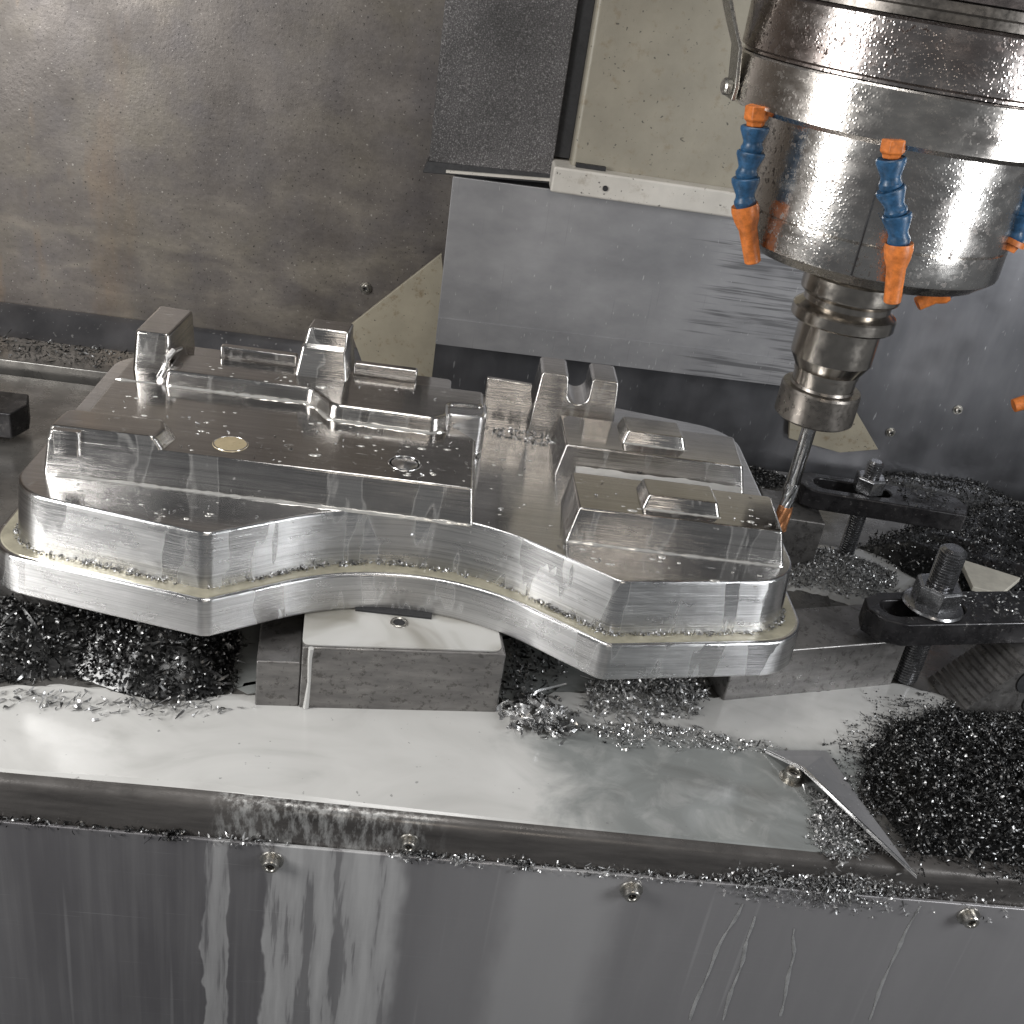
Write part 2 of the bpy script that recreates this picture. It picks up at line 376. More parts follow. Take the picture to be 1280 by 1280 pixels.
def round_poly(pts, n=8):
    """pts: (x, y) or (x, y, r): corners with fillets, as a list of (x, y)."""
    out = []; N = len(pts)
    for i in range(N):
        p = np.array(pts[i][:2], float); r = pts[i][2] if len(pts[i]) > 2 else 0
        if r <= 0: out.append(tuple(p)); continue
        a = np.array(pts[i-1][:2], float)-p; b = np.array(pts[(i+1) % N][:2], float)-p
        la, lb = np.linalg.norm(a), np.linalg.norm(b); a /= la; b /= lb
        half = math.acos(max(-1, min(1, a@b)))/2
        t = min(r/math.tan(half), la*0.49, lb*0.49) if r < 60 else min(r/math.tan(half), la*0.9, lb*0.9)
        rr = t*math.tan(half)
        c = p+(a+b)/np.linalg.norm(a+b)*rr/math.sin(half)
        s = p+a*t-c; e = p+b*t-c
        a0 = math.atan2(s[1], s[0]); a1 = math.atan2(e[1], e[0])
        d = (a1-a0+math.pi) % (2*math.pi)-math.pi
        k = n if rr < 60 else n*3
        for j in range(k+1):
            th = a0+d*j/k; out.append((c[0]+rr*math.cos(th), c[1]+rr*math.sin(th)))
    return out
def inset(pts, d):
    """move every edge of a ccw polygon inward by d (mitred)."""
    N = len(pts); out = []
    for i in range(N):
        p0 = np.array(pts[i-1][:2], float); p = np.array(pts[i][:2], float); p1 = np.array(pts[(i+1) % N][:2], float)
        e0 = (p-p0)/np.linalg.norm(p-p0); e1 = (p1-p)/np.linalg.norm(p1-p)
        n0 = np.array([-e0[1], e0[0]]); n1 = np.array([-e1[1], e1[0]])
        m = n0+n1; m = m/(m@m)*2
        q = p+m*d
        out.append((q[0], q[1]) + tuple(pts[i][2:]))
    return out

class MB:
    def __init__(s): s.v = []; s.f = []
    def add(s, verts, faces):
        k = len(s.v); s.v += [tuple(map(float, q)) for q in verts]; s.f += [tuple(i+k for i in f) for f in faces]; return s
    def loft(s, rings, cap0=True, cap1=True, closed=True):
        n = len(rings[0]); vs = [p for r in rings for p in r]; fs = []
        for a in range(len(rings)-1):
            for i in range(n if closed else n-1):
                j = (i+1) % n
                fs.append((a*n+i, a*n+j, (a+1)*n+j, (a+1)*n+i))
        if cap0: fs.append(tuple(range(n-1, -1, -1)))
        if cap1: fs.append(tuple((len(rings)-1)*n+i for i in range(n)))
        return s.add(vs, fs)
    def prism(s, poly, z0, z1, top=None):
        top = top or poly
        return s.loft([[(x, y, z0) for x, y in poly], [(x, y, z1) for x, y in top]])
    def box(s, x0, x1, y0, y1, z0, z1):
        return s.prism([(x0, y0), (x1, y0), (x1, y1), (x0, y1)], z0, z1)
    def lathe(s, prof, c=(0, 0, 0), n=48, axis=(0, 0, 1)):
        """prof: (r, h) from bottom to top, closed with caps when r > 0 at the ends."""
        ax = Vector(axis).normalized(); q = Vector((0, 0, 1)).rotation_difference(ax).to_matrix()
        rings = []
        for r, h in prof:
            rg = []
            for i in range(n):
                a = 2*math.pi*i/n
                p = q @ Vector((max(r, 0.001)*math.cos(a), max(r, 0.001)*math.sin(a), h))
                rg.append((p.x+c[0], p.y+c[1], p.z+c[2]))
            rings.append(rg)
        return s.loft(rings)
    def tube(s, path, rad, n=12):
        path = [Vector(p) for p in path]; rings = []
        rad = rad if isinstance(rad, (list, tuple)) else [rad]*len(path)
        ref = Vector((0.3, 0.2, 0.93)).normalized()
        for i, p in enumerate(path):
            d = (path[min(i+1, len(path)-1)]-path[max(i-1, 0)]).normalized()
            u = d.cross(ref)
            if u.length < 1e-3: u = d.cross(Vector((1, 0, 0)))
            u.normalize(); w = d.cross(u)
            rings.append([tuple(p+(u*math.cos(2*math.pi*k/n)+w*math.sin(2*math.pi*k/n))*rad[i]) for k in range(n)])
        return s.loft(rings)
    def build(s, name, mat, parent=None, bevel=0, seg=3, smooth=True, ang=35, bang=None):
        org = ORG.get(parent.name, np.zeros(3)) if parent is not None else np.zeros(3)
        me = bpy.data.meshes.new(name)
        V = (np.array(s.v)-org)*S
        me.from_pydata([tuple(v) for v in V], [], s.f)
        bm = bmesh.new(); bm.from_mesh(me); bmesh.ops.recalc_face_normals(bm, faces=bm.faces); bm.to_mesh(me); bm.free()
        if smooth:
            me.polygons.foreach_set('use_smooth', [True]*len(me.polygons))
            me.set_sharp_from_angle(angle=R_(ang))
        me.materials.append(M[mat] if isinstance(mat, str) else mat)
        o = bpy.data.objects.new(name, me); scene.collection.objects.link(o)
        if parent is not None:
            o.parent = parent; ORG[o.name] = org
        if bevel:
            b = o.modifiers.new('bevel', 'BEVEL'); b.width = bevel*S; b.segments = seg
            b.limit_method = 'ANGLE'; b.angle_limit = R_(bang or ang); b.harden_normals = True
            b.miter_outer = 'MITER_ARC'
        return o

def ray(px, py):
    return fw+cx*(px-640)/FOC+cy*(640-py)/FOC
def atz(px, py, z):
    d = ray(px, py); return CAM+d*((z-CAM[2])/d[2])
def aty(px, py, y):
    d = ray(px, py); return CAM+d*((y-CAM[1])/d[1])

# ------------------------------------------------------------------ swarf
def poly_inside(P, x, y):
    c = np.zeros(len(x), bool); n = len(P)
    for i in range(n):
        x0, y0 = P[i-1]; x1, y1 = P[i]
        t = ((y0 > y) != (y1 > y))
        with np.errstate(divide='ignore', invalid='ignore'):
            c ^= t & (x < (x1-x0)*(y-y0)/(y1-y0+1e-12)+x0)
    return c
def poly_dist(P, x, y):
    d = np.full(len(x), 1e9); n = len(P)
    for i in range(n):
        a = np.array(P[i-1], float); b = np.array(P[i], float); ab = b-a
        t = np.clip(((x-a[0])*ab[0]+(y-a[1])*ab[1])/(ab@ab), 0, 1)
        d = np.minimum(d, np.hypot(x-a[0]-t*ab[0], y-a[1]-t*ab[1]))
    return d
def lumps(x, y, seed, sc):
    r = np.random.default_rng(seed); h = 0
    for k in range(7):
        a = r.uniform(0, 6.28); f = sc*(0.6+0.35*k); h = h+np.sin((x*math.cos(a)+y*math.sin(a))*f+r.uniform(0, 6.28))/(1+0.3*k)
    return h/3.0
def flake_arrays(pos, length, width, curl, r, tilt=1.0):
    n = len(pos); K = 5
    L = length*np.clip(r.lognormal(-0.1, 0.45, n), 0.3, 3.0)*np.where(r.uniform(size=n) < 0.03, 2.2, 1.0); W = width*r.uniform(0.5, 1.5, n); C = curl*r.uniform(-1, 1, n)
    C = np.where(np.abs(C) < 0.2, 0.2, C)
    tw = r.uniform(-0.9, 0.9, n)
    vs = np.zeros((n, K, 2, 3))
    for k in range(K):
        u = k/(K-1)-0.5; th = C*u
        px = np.sin(th)/C*L; pz = (1-np.cos(th))/C*L
        ww = W*(1-abs(u)*1.1)
        ca, sa = np.cos(tw*u*2), np.sin(tw*u*2)
        for s_, e in ((0, -0.5), (1, 0.5)):
            vs[:, k, s_, 0] = px; vs[:, k, s_, 1] = e*ww*ca; vs[:, k, s_, 2] = pz+e*ww*sa
    az = r.uniform(0, 2*math.pi, n); el = r.normal(0, 0.6*tilt, n); ro = r.uniform(-math.pi, math.pi, n)*min(1, tilt)
    def rot(a, i, j):
        m = np.tile(np.eye(3), (n, 1, 1)); m[:, i, i] = np.cos(a); m[:, j, j] = np.cos(a); m[:, i, j] = -np.sin(a); m[:, j, i] = np.sin(a); return m
    Rm = rot(az, 0, 1) @ rot(el, 0, 2) @ rot(ro, 1, 2)
    vs = np.einsum('nij,nksj->nksi', Rm, vs)+pos[:, None, None, :]
    verts = vs.reshape(-1, 3)
    base = (np.arange(n)*K*2)[:, None]
    fs = np.concatenate([base+np.array([2*k, 2*k+1, 2*k+3, 2*k+2]) for k in range(K-1)], axis=1).reshape(-1, 4)
    return verts, fs
def mesh_from_arrays(name, verts, faces, mat, parent=None, smooth=True):
    me = bpy.data.meshes.new(name)
    org = ORG.get(parent.name, np.zeros(3)) if parent is not None else np.zeros(3)
    V = (verts-org)*S
    me.vertices.add(len(V)); me.vertices.foreach_set('co', V.ravel())
    me.loops.add(faces.size); me.loops.foreach_set('vertex_index', faces.ravel())
    me.polygons.add(len(faces)); me.polygons.foreach_set('loop_start', np.arange(len(faces))*4)
    me.polygons.foreach_set('loop_total', np.full(len(faces), 4))
    if smooth: me.polygons.foreach_set('use_smooth', np.ones(len(faces), bool))
    me.update(calc_edges=True); me.validate()
    me.materials.append(M[mat])
    o = bpy.data.objects.new(name, me); scene.collection.objects.link(o)
    if parent is not None: o.parent = parent
    return o
def pile(name, P, top, count, mat, label, length=3.4, width=1.3, slope=0.7, seed=1, z0=0.0, base=True, layer=3.0, curl=3.2, edge=2.0, fall=None, tilt=1.0):
    r = np.random.default_rng(seed)
    P = [tuple(p) for p in P]
    xs = [p[0] for p in P]; ys = [p[1] for p in P]
    def height(x, y):
        d = poly_dist(P, x, y); ins = poly_inside(P, x, y)
        h = np.where(ins, np.minimum(top, d*slope), 0.0)
        return h*(1+0.22*lumps(x, y, seed, 0.12))
    allv = []; allf = []; off = 0
    if base and top > 3:
        st = 2.5
        gx = np.arange(min(xs), max(xs)+st, st); gy = np.arange(min(ys), max(ys)+st, st)
        X, Y = np.meshgrid(gx, gy); h = height(X.ravel(), Y.ravel())
        ins = poly_inside(P, X.ravel(), Y.ravel())
        v = np.stack([X.ravel(), Y.ravel(), np.where(ins, h-1.5+z0, z0-3)], 1)
        nx, ny = len(gx), len(gy)
        i = np.arange(nx-1)[None, :]+np.arange(ny-1)[:, None]*nx; i = i.ravel()
        f = np.stack([i, i+1, i+nx+1, i+nx], 1)
        keep = ins[f].any(axis=1)
        f = f[keep]
        allv.append(v); allf.append(f); off = len(v)
    pos = []
    m = edge
    while sum(len(q) for q in pos) < count:
        x = r.uniform(min(xs)-3*m, max(xs)+3*m, count*2); y = r.uniform(min(ys)-3*m, max(ys)+3*m, count*2)
        d = poly_dist(P, x, y); ins = poly_inside(P, x, y)
        sd = np.where(ins, d, -d)+lumps(x, y, seed+3, 0.25)*m*1.3
        p = np.clip((sd+m)/(2*m), 0, 1)
        if fall: p = p*np.clip(sd/fall+0.25, 0.05, 1)
        ok = r.uniform(0, 1, len(x)) < p
        x, y = x[ok], y[ok]
        z = z0+height(x, y)+r.uniform(-0.4, 1, len(x))*layer*np.clip(height(x, y)/6+0.15, 0.1, 1)+0.5
        pos.append(np.stack([x, y, z], 1))
    pos = np.concatenate(pos)[:count]
    v, f = flake_arrays(pos, length, width, curl, r, tilt)
    allv.append(v); allf.append(f+off)
    o = mesh_from_arrays(name, np.concatenate(allv), np.concatenate(allf), mat)
    return tag(o, label, 'metal chips', None, 'stuff')
def wobble(P, amp, seed, step=4.0):
    """densify and roughen a closed outline."""
    r = np.random.default_rng(seed); out = []
    n = len(P)
    for i in range(n):
        a = np.array(P[i], float); b = np.array(P[(i+1) % n], float)
        k = max(1, int(np.linalg.norm(b-a)/step))
        for j in range(k): out.append(a+(b-a)*j/k)
    out = np.array(out)
    s = np.cumsum(np.linalg.norm(np.diff(out, axis=0, append=out[:1]), axis=1)); T = s[-1]
    ph = r.uniform(0, 6.28, 6)
    dx = sum(np.sin(2*math.pi*s/T*round(T/w)+ph[k])*amp/(1+k*0.5) for k, w in enumerate((60, 28, 13)))
    dy = sum(np.sin(2*math.pi*s/T*round(T/w)+ph[k+3])*amp/(1+k*0.5) for k, w in enumerate((55, 24, 11)))
    return [(x, y) for x, y in np.stack([out[:, 0]+dx, out[:, 1]+dy], 1)]
def puddle(name, P, mat, z, label=None, amp=2.5, seed=1, kind='structure', ymin=-104.4, ramp_w=7.0):
    W = wobble(P, amp, seed) if amp else P
    W = [(x, max(y, ymin)) for x, y in W]
    mb = MB(); c = np.mean(W, axis=0)
    def shrink(d): return [tuple(c+(np.array(p)-c)*(1-d/max(4*d, np.linalg.norm(np.array(p)-c)))) for p in W]
    mb.loft([[(x, y, -1.0) for x, y in W], [(x, y, 0.15) for x, y in W], [(x, y, z*0.6) for x, y in shrink(ramp_w*0.4)], [(x, y, z) for x, y in shrink(ramp_w)]])
    o = mb.build(name, mat, None, ang=3)
    if label: tag(o, label, 'coolant')
    return tag(o, kind=kind)

# ================================================================== SETTING
# table slab with a bent front lip
t = MB().box(-560, 760, -103, 384, -30, 0).build('machine_table', 'table', None, bevel=0.8)
tag(t, 'wet grey steel machine table under the workpiece', None, None, 'structure')
mb = MB()
prof = [(-96, 0.6), (-104, 0.8), (-107.5, 0.2), (-109.6, -1.8), (-110.4, -5), (-110.6, -34), (-106, -34), (-106, -6), (-104, -1.5), (-96, -1.2)]
mb.loft([[(x, y, z) for y, z in prof] for x in (-560, 760)])
mb.build('front_lip', 'lip', t, ang=50)

def seam_z(x): return -24.5+(x+200)/556*6.5
fp = MB()
fp.add([(-560, -113.2, seam_z(-560)), (760, -113.2, seam_z(760)), (760, -113.2, -420), (-560, -113.2, -420),
        (-560, -110.9, seam_z(-560)), (760, -110.9, seam_z(760)), (760, -110.9, -420), (-560, -110.9, -420)],
       [(0, 1, 2, 3), (4, 7, 6, 5), (0, 4, 5, 1), (3, 2, 6, 7), (1, 5, 6, 2), (0, 3, 7, 4)])
p = fp.build('front_panel', 'panel', None, bevel=0.7)
tag(p, 'streaked grey sheet steel panel below the table front edge', None, None, 'structure')

# rear rail and trough on the left
rl = MB().box(-620, -30, 392, 446, -12, 11).build('table_rail', 'table', None, bevel=1.5)
tag(rl, 'steel rail along the rear left table edge', None, None, 'structure')
sk = MB()
sk.loft([[(x, y, z) for y, z in [(446.5, -20), (446.5, 4), (470, 7), (488, 22), (499, 24), (499, -20)]] for x in (-620, -12)])
sk = sk.build('wall_skirt', 'back', None, bevel=1.0)
tag(sk, 'grey sheet skirt at the foot of the stained wall', None, None, 'structure')

# walls
w = MB().box(-820, -2, 500, 506, -60, 900).build('back_wall_left', 'stained', None)
tag(w, 'brown stained sheet metal enclosure wall on the left', None, None, 'structure')
w = MB().box(-6, 1000, 400, 405, -60, 900).build('back_wall_right', 'back', None)
tag(w, 'dark wet grey back sheet behind the spindle', None, None, 'structure')
w = MB().box(-7, -3, 401, 500, -60, 900).build('back_wall_return', 'back', None)
tag(w, 'narrow return between the two back sheets', None, None, 'structure')
w = MB().box(-826, -820, -200, 506, -60, 900).build('enclosure_wall_left', 'stained', None)
tag(w, 'side wall of the machine enclosure', None, None, 'structure')

# ------------------------------------------------------------------ head, covers
h = thing('machine_head', (160, 360, 250), 'beige painted machine head casting behind the spindle', 'machine head')
MB().box(84, 420, 361, 399, 246, 620).build('head_casting', 'beige', h, bevel=4)
e = MB()
e.prism([(70, 346), (420, 346), (420, 398), (70, 398)], 234, 254)
e.build('bottom_flange', 'lip_white', h, bevel=2)
MB().lathe([(0.5, -1), (2.2, -1), (2.2, 0.5), (0.5, 0.5)], (113, 345.4, 243), 16, (0, -1, 0)).build('screw_hole', 'dark', h)
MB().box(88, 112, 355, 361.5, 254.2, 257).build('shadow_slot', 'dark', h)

cv = thing('column_cover', (25, 396, 230), 'dark speckled column cover with a dark strip at its foot', 'cover')
c = MB(); c.prism([(-29, 378), (71, 372), (71, 398), (-29, 398)], 238, 620); c.build('cover_sheet', 'cover', cv, bevel=1)
c = MB(); c.add([(-33, 374, 229), (73, 369, 236), (73, 398, 236), (-33, 398, 229), (-30, 377, 238), (72, 371, 243), (72, 398, 243), (-30, 398, 238)],
      [(0, 1, 2, 3), (4, 7, 6, 5), (0, 4, 5, 1), (1, 5, 6, 2), (2, 6, 7, 3), (3, 7, 4, 0)])
c.build('dark_strip', 'dark', cv, bevel=0.8)  # dark strip draws the thick lower edge and the black shadow below it

MB().box(71.2, 83.6, 377, 398, 256, 620).build('gap_shade_strip', 'dark', cv)  # added dark strip standing in for the shade inside the gap
wc = thing('way_cover', (160, 370, 90), 'bright scratched steel way cover sheet hanging below the machine head', 'way cover')
c = MB(); c.add([(-8, 366, 231), (352, 366, 236), (350, 366, 92.5), (-7, 366, 89), (-8, 369, 231), (352, 369, 236), (350, 369, 92.5), (-7, 369, 89)],
      [(0, 3, 2, 1), (4, 5, 6, 7), (0, 1, 5, 4), (1, 2, 6, 5), (2, 3, 7, 6), (3, 0, 4, 7)])
c.build('sheet', 'sheet', wc, bevel=0.6)
MB().add([(-6.5, 364.9, 112), (349, 364.9, 117), (349, 364.9, 92), (-6.5, 364.9, 88.5), (-6.5, 366.2, 112), (349, 366.2, 117), (349, 366.2, 92), (-6.5, 366.2, 88.5)], [(0, 3, 2, 1), (4, 5, 6, 7), (0, 1, 5, 4), (1, 2, 6, 5), (2, 3, 7, 6), (3, 0, 4, 7)]).build('lower_plate', 'sheet', wc)
MB().box(-6, 348, 370, 372.5, 96, 104).build('dark_strip', 'dark', wc)
c = MB(); c.add([(-14, 371.5, 232), (72, 367.5, 238), (72, 390, 238), (-14, 390, 232), (-14, 371.5, 234), (72, 367.5, 240), (72, 390, 240), (-14, 390, 234)],
      [(0, 1, 2, 3), (4, 7, 6, 5), (0, 4, 5, 1), (1, 5, 6, 2), (2, 6, 7, 3), (3, 7, 4, 0)])
c.build('top_strip', 'lip_white', wc)

# beige gussets
def flat_plate(name, pts, y, th, mat, label, cat):
    mb = MB(); n = len(pts)
    mb.loft([[(x, y, z) for x, z in pts], [(x, y+th, z) for x, z in pts]])
    return tag(mb.build(name, mat, None, bevel=0.6), label, cat)
g = [aty(*q, 470) for q in [(436, 408), (552, 317), (560, 400), (546, 500), (470, 500)]]
o = flat_plate('gusset_plate', [(q[0], q[2]) for q in g], 470, 5, 'beige_dirty', 'dirty beige triangular plate left of the way cover', 'plate')
g = [aty(*q, 393) for q in [(986, 548), (990, 490), (1055, 488), (1098, 562), (1050, 566)]]
o = flat_plate('gusset_plate', [(q[0], q[2]) for q in g], 393, 5, 'beige_dirty', 'small beige triangular plate behind the end mill', 'plate')

# ------------------------------------------------------------------ screws
def socket_screw(loc, axis, rad, label, cat='screw', washer=True, group=None, sock=0.5):
    s = thing('socket_screw', loc, label, cat, group)
    if washer:
        MB().lathe([(rad*0.5, 0), (rad*1.45, 0), (rad*1.5, 0.25), (rad*1.45, 1.0), (rad*0.5, 1.0)], loc, 28, axis).build('washer', 'screw', s, ang=30)
    b = 1.0 if washer else 0
    h_ = rad*1.05
    MB().lathe([(rad*0.3, b), (rad, b), (rad, b+h_-0.5), (rad-0.5, b+h_), (rad*sock+0.3, b+h_), (rad*sock, b+h_-0.4), (rad*sock, b+h_*0.4), (0.05, b+h_*0.35)], loc, 28, axis).build('screw_head', 'screw', s, ang=40)
    q = MB().lathe([(rad*sock*0.99, b+h_*0.405), (0.05, b+h_*0.41)], loc, 6, axis); q.build('hex_socket', 'dark', s)
    return s
G = 'screws along the front panel'
for (x, z, lb) in ((-56, -33.5, 'front panel screw between the white coolant runs'), (138, -30.5, 'front panel screw near the middle of the panel'),
                   (328, -26.5, 'front panel screw below the dark chip heap at the right')):
    socket_screw((x, -113.3, z), (0, -1, 0), 4.3, lb, group=G)
socket_screw((15, -110.6, -13), (0, -1, 0), 3.6, 'screw set in the lip above the white coolant run', group=G)
for q, lb in (((1197, 512), 'small screw high on the dark back sheet at right'), ((1113, 540), 'small screw on the back sheet beside the beige plate'),
              ((1228, 620), 'small screw low on the back sheet near the chips')):
    l_ = aty(*q, 399.8); socket_screw(tuple(l_), (0, -1, 0), 3.1, lb, group='screws in the back sheet')
l_ = aty(457, 360, 499.8); socket_screw(tuple(l_), (0, -1, 0), 4.0, 'screw in the stained wall above the beige plate', group='screws in the stained wall')

# ------------------------------------------------------------------ coolant
puddle('coolant_pool', [(-560, -109), (60, -109), (262, -109), (268, -80), (278, -44), (300, -5), (372, 48), (345, 62), (318, 58), (290, 46), (205, 22), (120, 16), (80, 2), (40, -6), (-70, -22), (-95, -20), (-130, -38), (-190, -28), (-230, -40), (-560, -40)], 'coolant', 1.5, seed=3, amp=1.2)
puddle('coolant_pool', [(285, 170), (345, 158), (400, 200), (392, 240), (345, 250), (295, 240)], 'coolant', 1.6, seed=9, amp=2.5)
puddle('coolant_film', [(-110, -20), (-60, -12), (60, -8), (130, 20), (215, 40), (230, 120), (120, 140), (-110, 90), (-130, 30)], 'coolant_thin', 0.9, seed=12, amp=3)

# ================================================================== WORKPIECE
FB, FT, PL, BT = 45.5, 70, 105, 127
WP = thing('aluminium_workpiece', (0, 110, FB), 'shiny machined aluminium mould part with stepped blocks and curved front wall', 'workpiece')
base_pts = [(-242, -6, 30), (-111, -32, 11), (-1, 43, 130), (113, -32, 11), (239, -5, 34),
            (239, 227, 34), (113, 252, 5), (-1, 179, 130), (-111, 252, 5), (-242, 227, 30)]
fl = MB(); o0 = round_poly(base_pts, 10)
fl.prism(o0, FB, FT, round_poly(inset(base_pts, 0.8), 10))
fl.build('flange', 'alu', WP, bevel=1.8, seg=4, bang=50)
# coolant lying in the ledge
lg = MB()
i1 = round_poly(inset(base_pts, 2.8), 10); i2 = round_poly(inset(base_pts, 12.0), 10)
lg.prism(i1, FT-0.4, FT+0.5, round_poly(inset(base_pts, 3.6), 10))
lg.build('ledge_coolant', 'film_yellow', WP, ang=40)
bd = MB()
w0 = inset(base_pts, 10.5); w1 = inset(base_pts, 13.0)
bd.prism(round_poly(w0, 10), FT-4, PL, round_poly(w1, 10))
bd.build('wall_body', 'alu', WP, bevel=1.7, seg=4, bang=50)

# raised left block
lb = [(-217, 27.5, 2), (31.5, 25.5, 2), (31.5, 100, 3), (12, 120, 6), (12, 196, 4), (-206, 196, 6), (-206, 64, 4), (-217, 60, 5)]
lt = [(-214.5, 30.5, 2), (28.5, 30.5, 2), (28.5, 98, 3), (10, 118, 6), (10, 194, 4), (-204.5, 194, 6), (-204.5, 62, 4), (-214.5, 58, 5)]
m = MB(); m.prism(round_poly(lb, 4), PL-2, BT, round_poly(lt, 4)); lblk = m.build('left_block', 'alu_top', WP, bevel=1.6, seg=4, bang=50)
# corner pad on it
pb = [(-214.8, 30.2, 2), (-148, 30.8, 3), (-144, 48, 3), (-150, 60, 3), (-212, 59, 6)]
pt = [(-213.2, 31.8, 3), (-155, 32.5, 3), (-153, 46, 3), (-157, 57, 3), (-211, 57, 7)]
m = MB(); m.prism(round_poly(pb, 4), BT-3, 134, round_poly(pt, 4)); m.build('corner_pad', 'alu_top', WP, bevel=2.0, seg=3, bang=45)
m = MB(); m.prism(round_poly([(-210, 27.9, 1), (-196, 27.9, 2), (-194, 33, 2), (-212, 33, 2)], 3), 118, 133.2); m.build('pad_rib', 'alu_top', WP, bevel=1.0)
# upper shelf with an S-shaped step
sb = [(-174, 121, 3), (-80, 121, 8), (-64, 100, 10), (2, 99, 9), (11, 108, 9), (11, 126, 4), (34, 128, 5), (34, 156, 4), (-174, 156, 3)]
m = MB(); m.prism(round_poly(sb, 6), BT-2, 137, round_poly(inset(sb, 1.6), 6)); m.build('upper_shelf', 'alu_top', WP, bevel=2.6, seg=4, bang=45)
m = MB(); m.prism(round_poly([(8, 113, 4), (33, 116, 5), (35, 124, 3), (35, 140, 3), (8, 140, 3)], 5), PL, 135.2); m.build('shelf_horn', 'alu', WP, bevel=2.8, seg=4, bang=45)
# lugs at the rear
m = MB(); m.prism(round_poly([(-199, 139, 3), (-174, 139, 3), (-171, 196, 3), (-197, 198, 3)], 4), BT-2, 153, round_poly([(-197.5, 143, 3), (-175.5, 143, 3), (-172.5, 194, 3), (-195.5, 196, 3)], 4))
m.build('lug', 'alu_top', WP, bevel=1.7, seg=4, bang=45)
m = MB(); m.tube([(-176, 136, 134), (-174.5, 137, 140), (-172, 140, 143.5), (-169, 148, 143)], [2.2, 2.1, 2.0, 1.2], 10); m.tube([(-178, 129, 128), (-177, 134, 131), (-176, 136, 136)], [2.4, 2.2, 2.0], 10)
m.build('lug_fillet', 'alu', WP)
m = MB()
m.loft([[(x, y, z) for x, y in round_poly(pp, 3)] for z, pp in (
    (135, [(-94, 141, 2), (-59, 141, 2), (-57, 176, 2), (-92, 176, 2)]),
    (155, [(-91, 147, 2), (-62, 147, 2), (-60, 175, 2), (-90, 175, 2)]),
    (157, [(-90, 150, 2), (-61.5, 150, 2), (-60, 174, 2), (-89, 174, 2)]),
    (167, [(-88, 153.5, 2), (-61.5, 153.5, 2), (-60, 172, 2), (-87, 172, 2)]))])
m.build('lug', 'alu_top', WP, bevel=1.6, seg=3, bang=40)
for (x0, x1, y0) in ((-146, -95, 157), (-57, -14, 158)):
    m = MB(); m.box(x0, x1, y0, y0+7, PL, 144); m.build('rear_block', 'alu_top', WP, bevel=1.5)
# wall beside the fork, with a curved corner
m = MB()
m.loft([[(x, y, z) for x, z in [(34, PL-1), (69, PL-1), (69, 118), (68, 124), (66, 132), (66, 138), (34, 139)]] for y in (175, 179)])
m.build('rear_wall', 'alu_top', WP, bevel=1.2)
# two-pronged fork
fr = [(66.5, PL-1), (127, PL-1), (124.5, 149), (123.2, 150.5), (107.5, 150.5), (106, 149)]
for k in range(13):
    a = math.pi*k/12; fr.append((98+7.5*math.cos(a), 138-7.0*math.sin(a)))
fr += [(89.5, 149), (88, 150.5), (71.8, 150.5), (70.5, 149)]
m = MB(); m.loft([[(x, 164+(z-PL)*0.10, z) for x, z in fr], [(x, 203-(z-PL)*0.05, z) for x, z in fr]])
m.build('fork', 'alu_top', WP, bevel=1.6, seg=3, bang=40)
# right blocks with bosses
def rblock(xb0, xb1, xt0, xt1, y0, y1, bx0, bx1, by0, by1):
    b0 = [(xb0, y0, 2), (xb1, y0, 2), (xb1, y1, 2), (xb0, y1, 2)]
    b1 = [(xt0, y0+2.4, 2), (xt1-4, y0+2.4, 2), (xt1-1, y1-3, 3), (xt0-2, y1-2.4, 2)]
    q = MB(); q.prism(round_poly(b0, 3), PL-1, BT, round_poly(b1, 3))
    blk = q.build('right_block', 'alu_top', WP, bevel=1.4, seg=4, bang=40)
    c0 = [(bx0-3, by0-3, 2), (bx1+3, by0-3, 2), (bx1+2, by1+3, 2), (bx0-4, by1+3, 2)]
    c1 = [(bx0, by0, 2), (bx1, by0, 2), (bx1-1, by1, 2), (bx0-1, by1, 2)]
    q = MB(); q.prism(round_poly(c0, 3), BT-1, 135, round_poly(c1, 3))
    q.build('boss', 'alu_top', blk, bevel=1.2, seg=3, bang=40)
rblock(86, 219, 91, 217, 20, 71.5, 132, 174, 34, 56)
rblock(83, 212, 88, 210, 105, 158, 129, 167, 124, 148)
# pooled coolant in the slot between the right blocks and a dark drain hole
MB().prism(wobble([(98, 71), (200, 73), (206, 104), (96, 104)], 1.0, 4), PL-0.5, PL+9).build('slot_coolant', 'coolant', WP, ang=60)
MB().lathe([(0.05, 0), (2.0, 0), (2.0, 0.6), (0.05, 0.6)], (*atz(799, 590, PL+9.1)[:2], PL+8.9), 16).build('bubble_hole', 'dark', WP)
def meniscus(pts, r=1.5):
    P_ = []
    for a_, b_2 in zip(pts[:-1], pts[1:]):
        n_ = max(2, int(math.dist(a_, b_2)/3)); P_ += [tuple(np.array(a_)*(1-k/n_)+np.array(b_2)*k/n_) for k in range(n_)]
    P_.append(pts[-1]); rr_ = np.random.default_rng(int(abs(pts[0][0]))).uniform(0.45, 1.0, len(P_)); rr_[0] = rr_[-1] = 0.1
    MB().tube(P_, list(rr_*r), 8).build('coolant_fillet', 'film_white', WP)
meniscus([(-215, 27.4, PL), (-120, 26.9, PL), (-30, 26.2, PL), (31, 25.6, PL)], 1.5)
meniscus([(-172, 120.6, BT), (-84, 120.6, BT), (-76, 116, BT), (-66, 101.5, BT), (-58, 98.8, BT), (0, 98.4, BT), (9, 103, BT)], 1.6)
meniscus([(-204, 121, BT), (-178, 122, BT)], 1.5)
meniscus([(86, 19.8, PL), (150, 19.6, PL), (218, 19.8, PL)], 1.3)
meniscus([(129, 30.8, BT), (177, 30.8, BT)], 1.0)
meniscus([(126, 120.8, BT), (170, 120.8, BT)], 1.0)
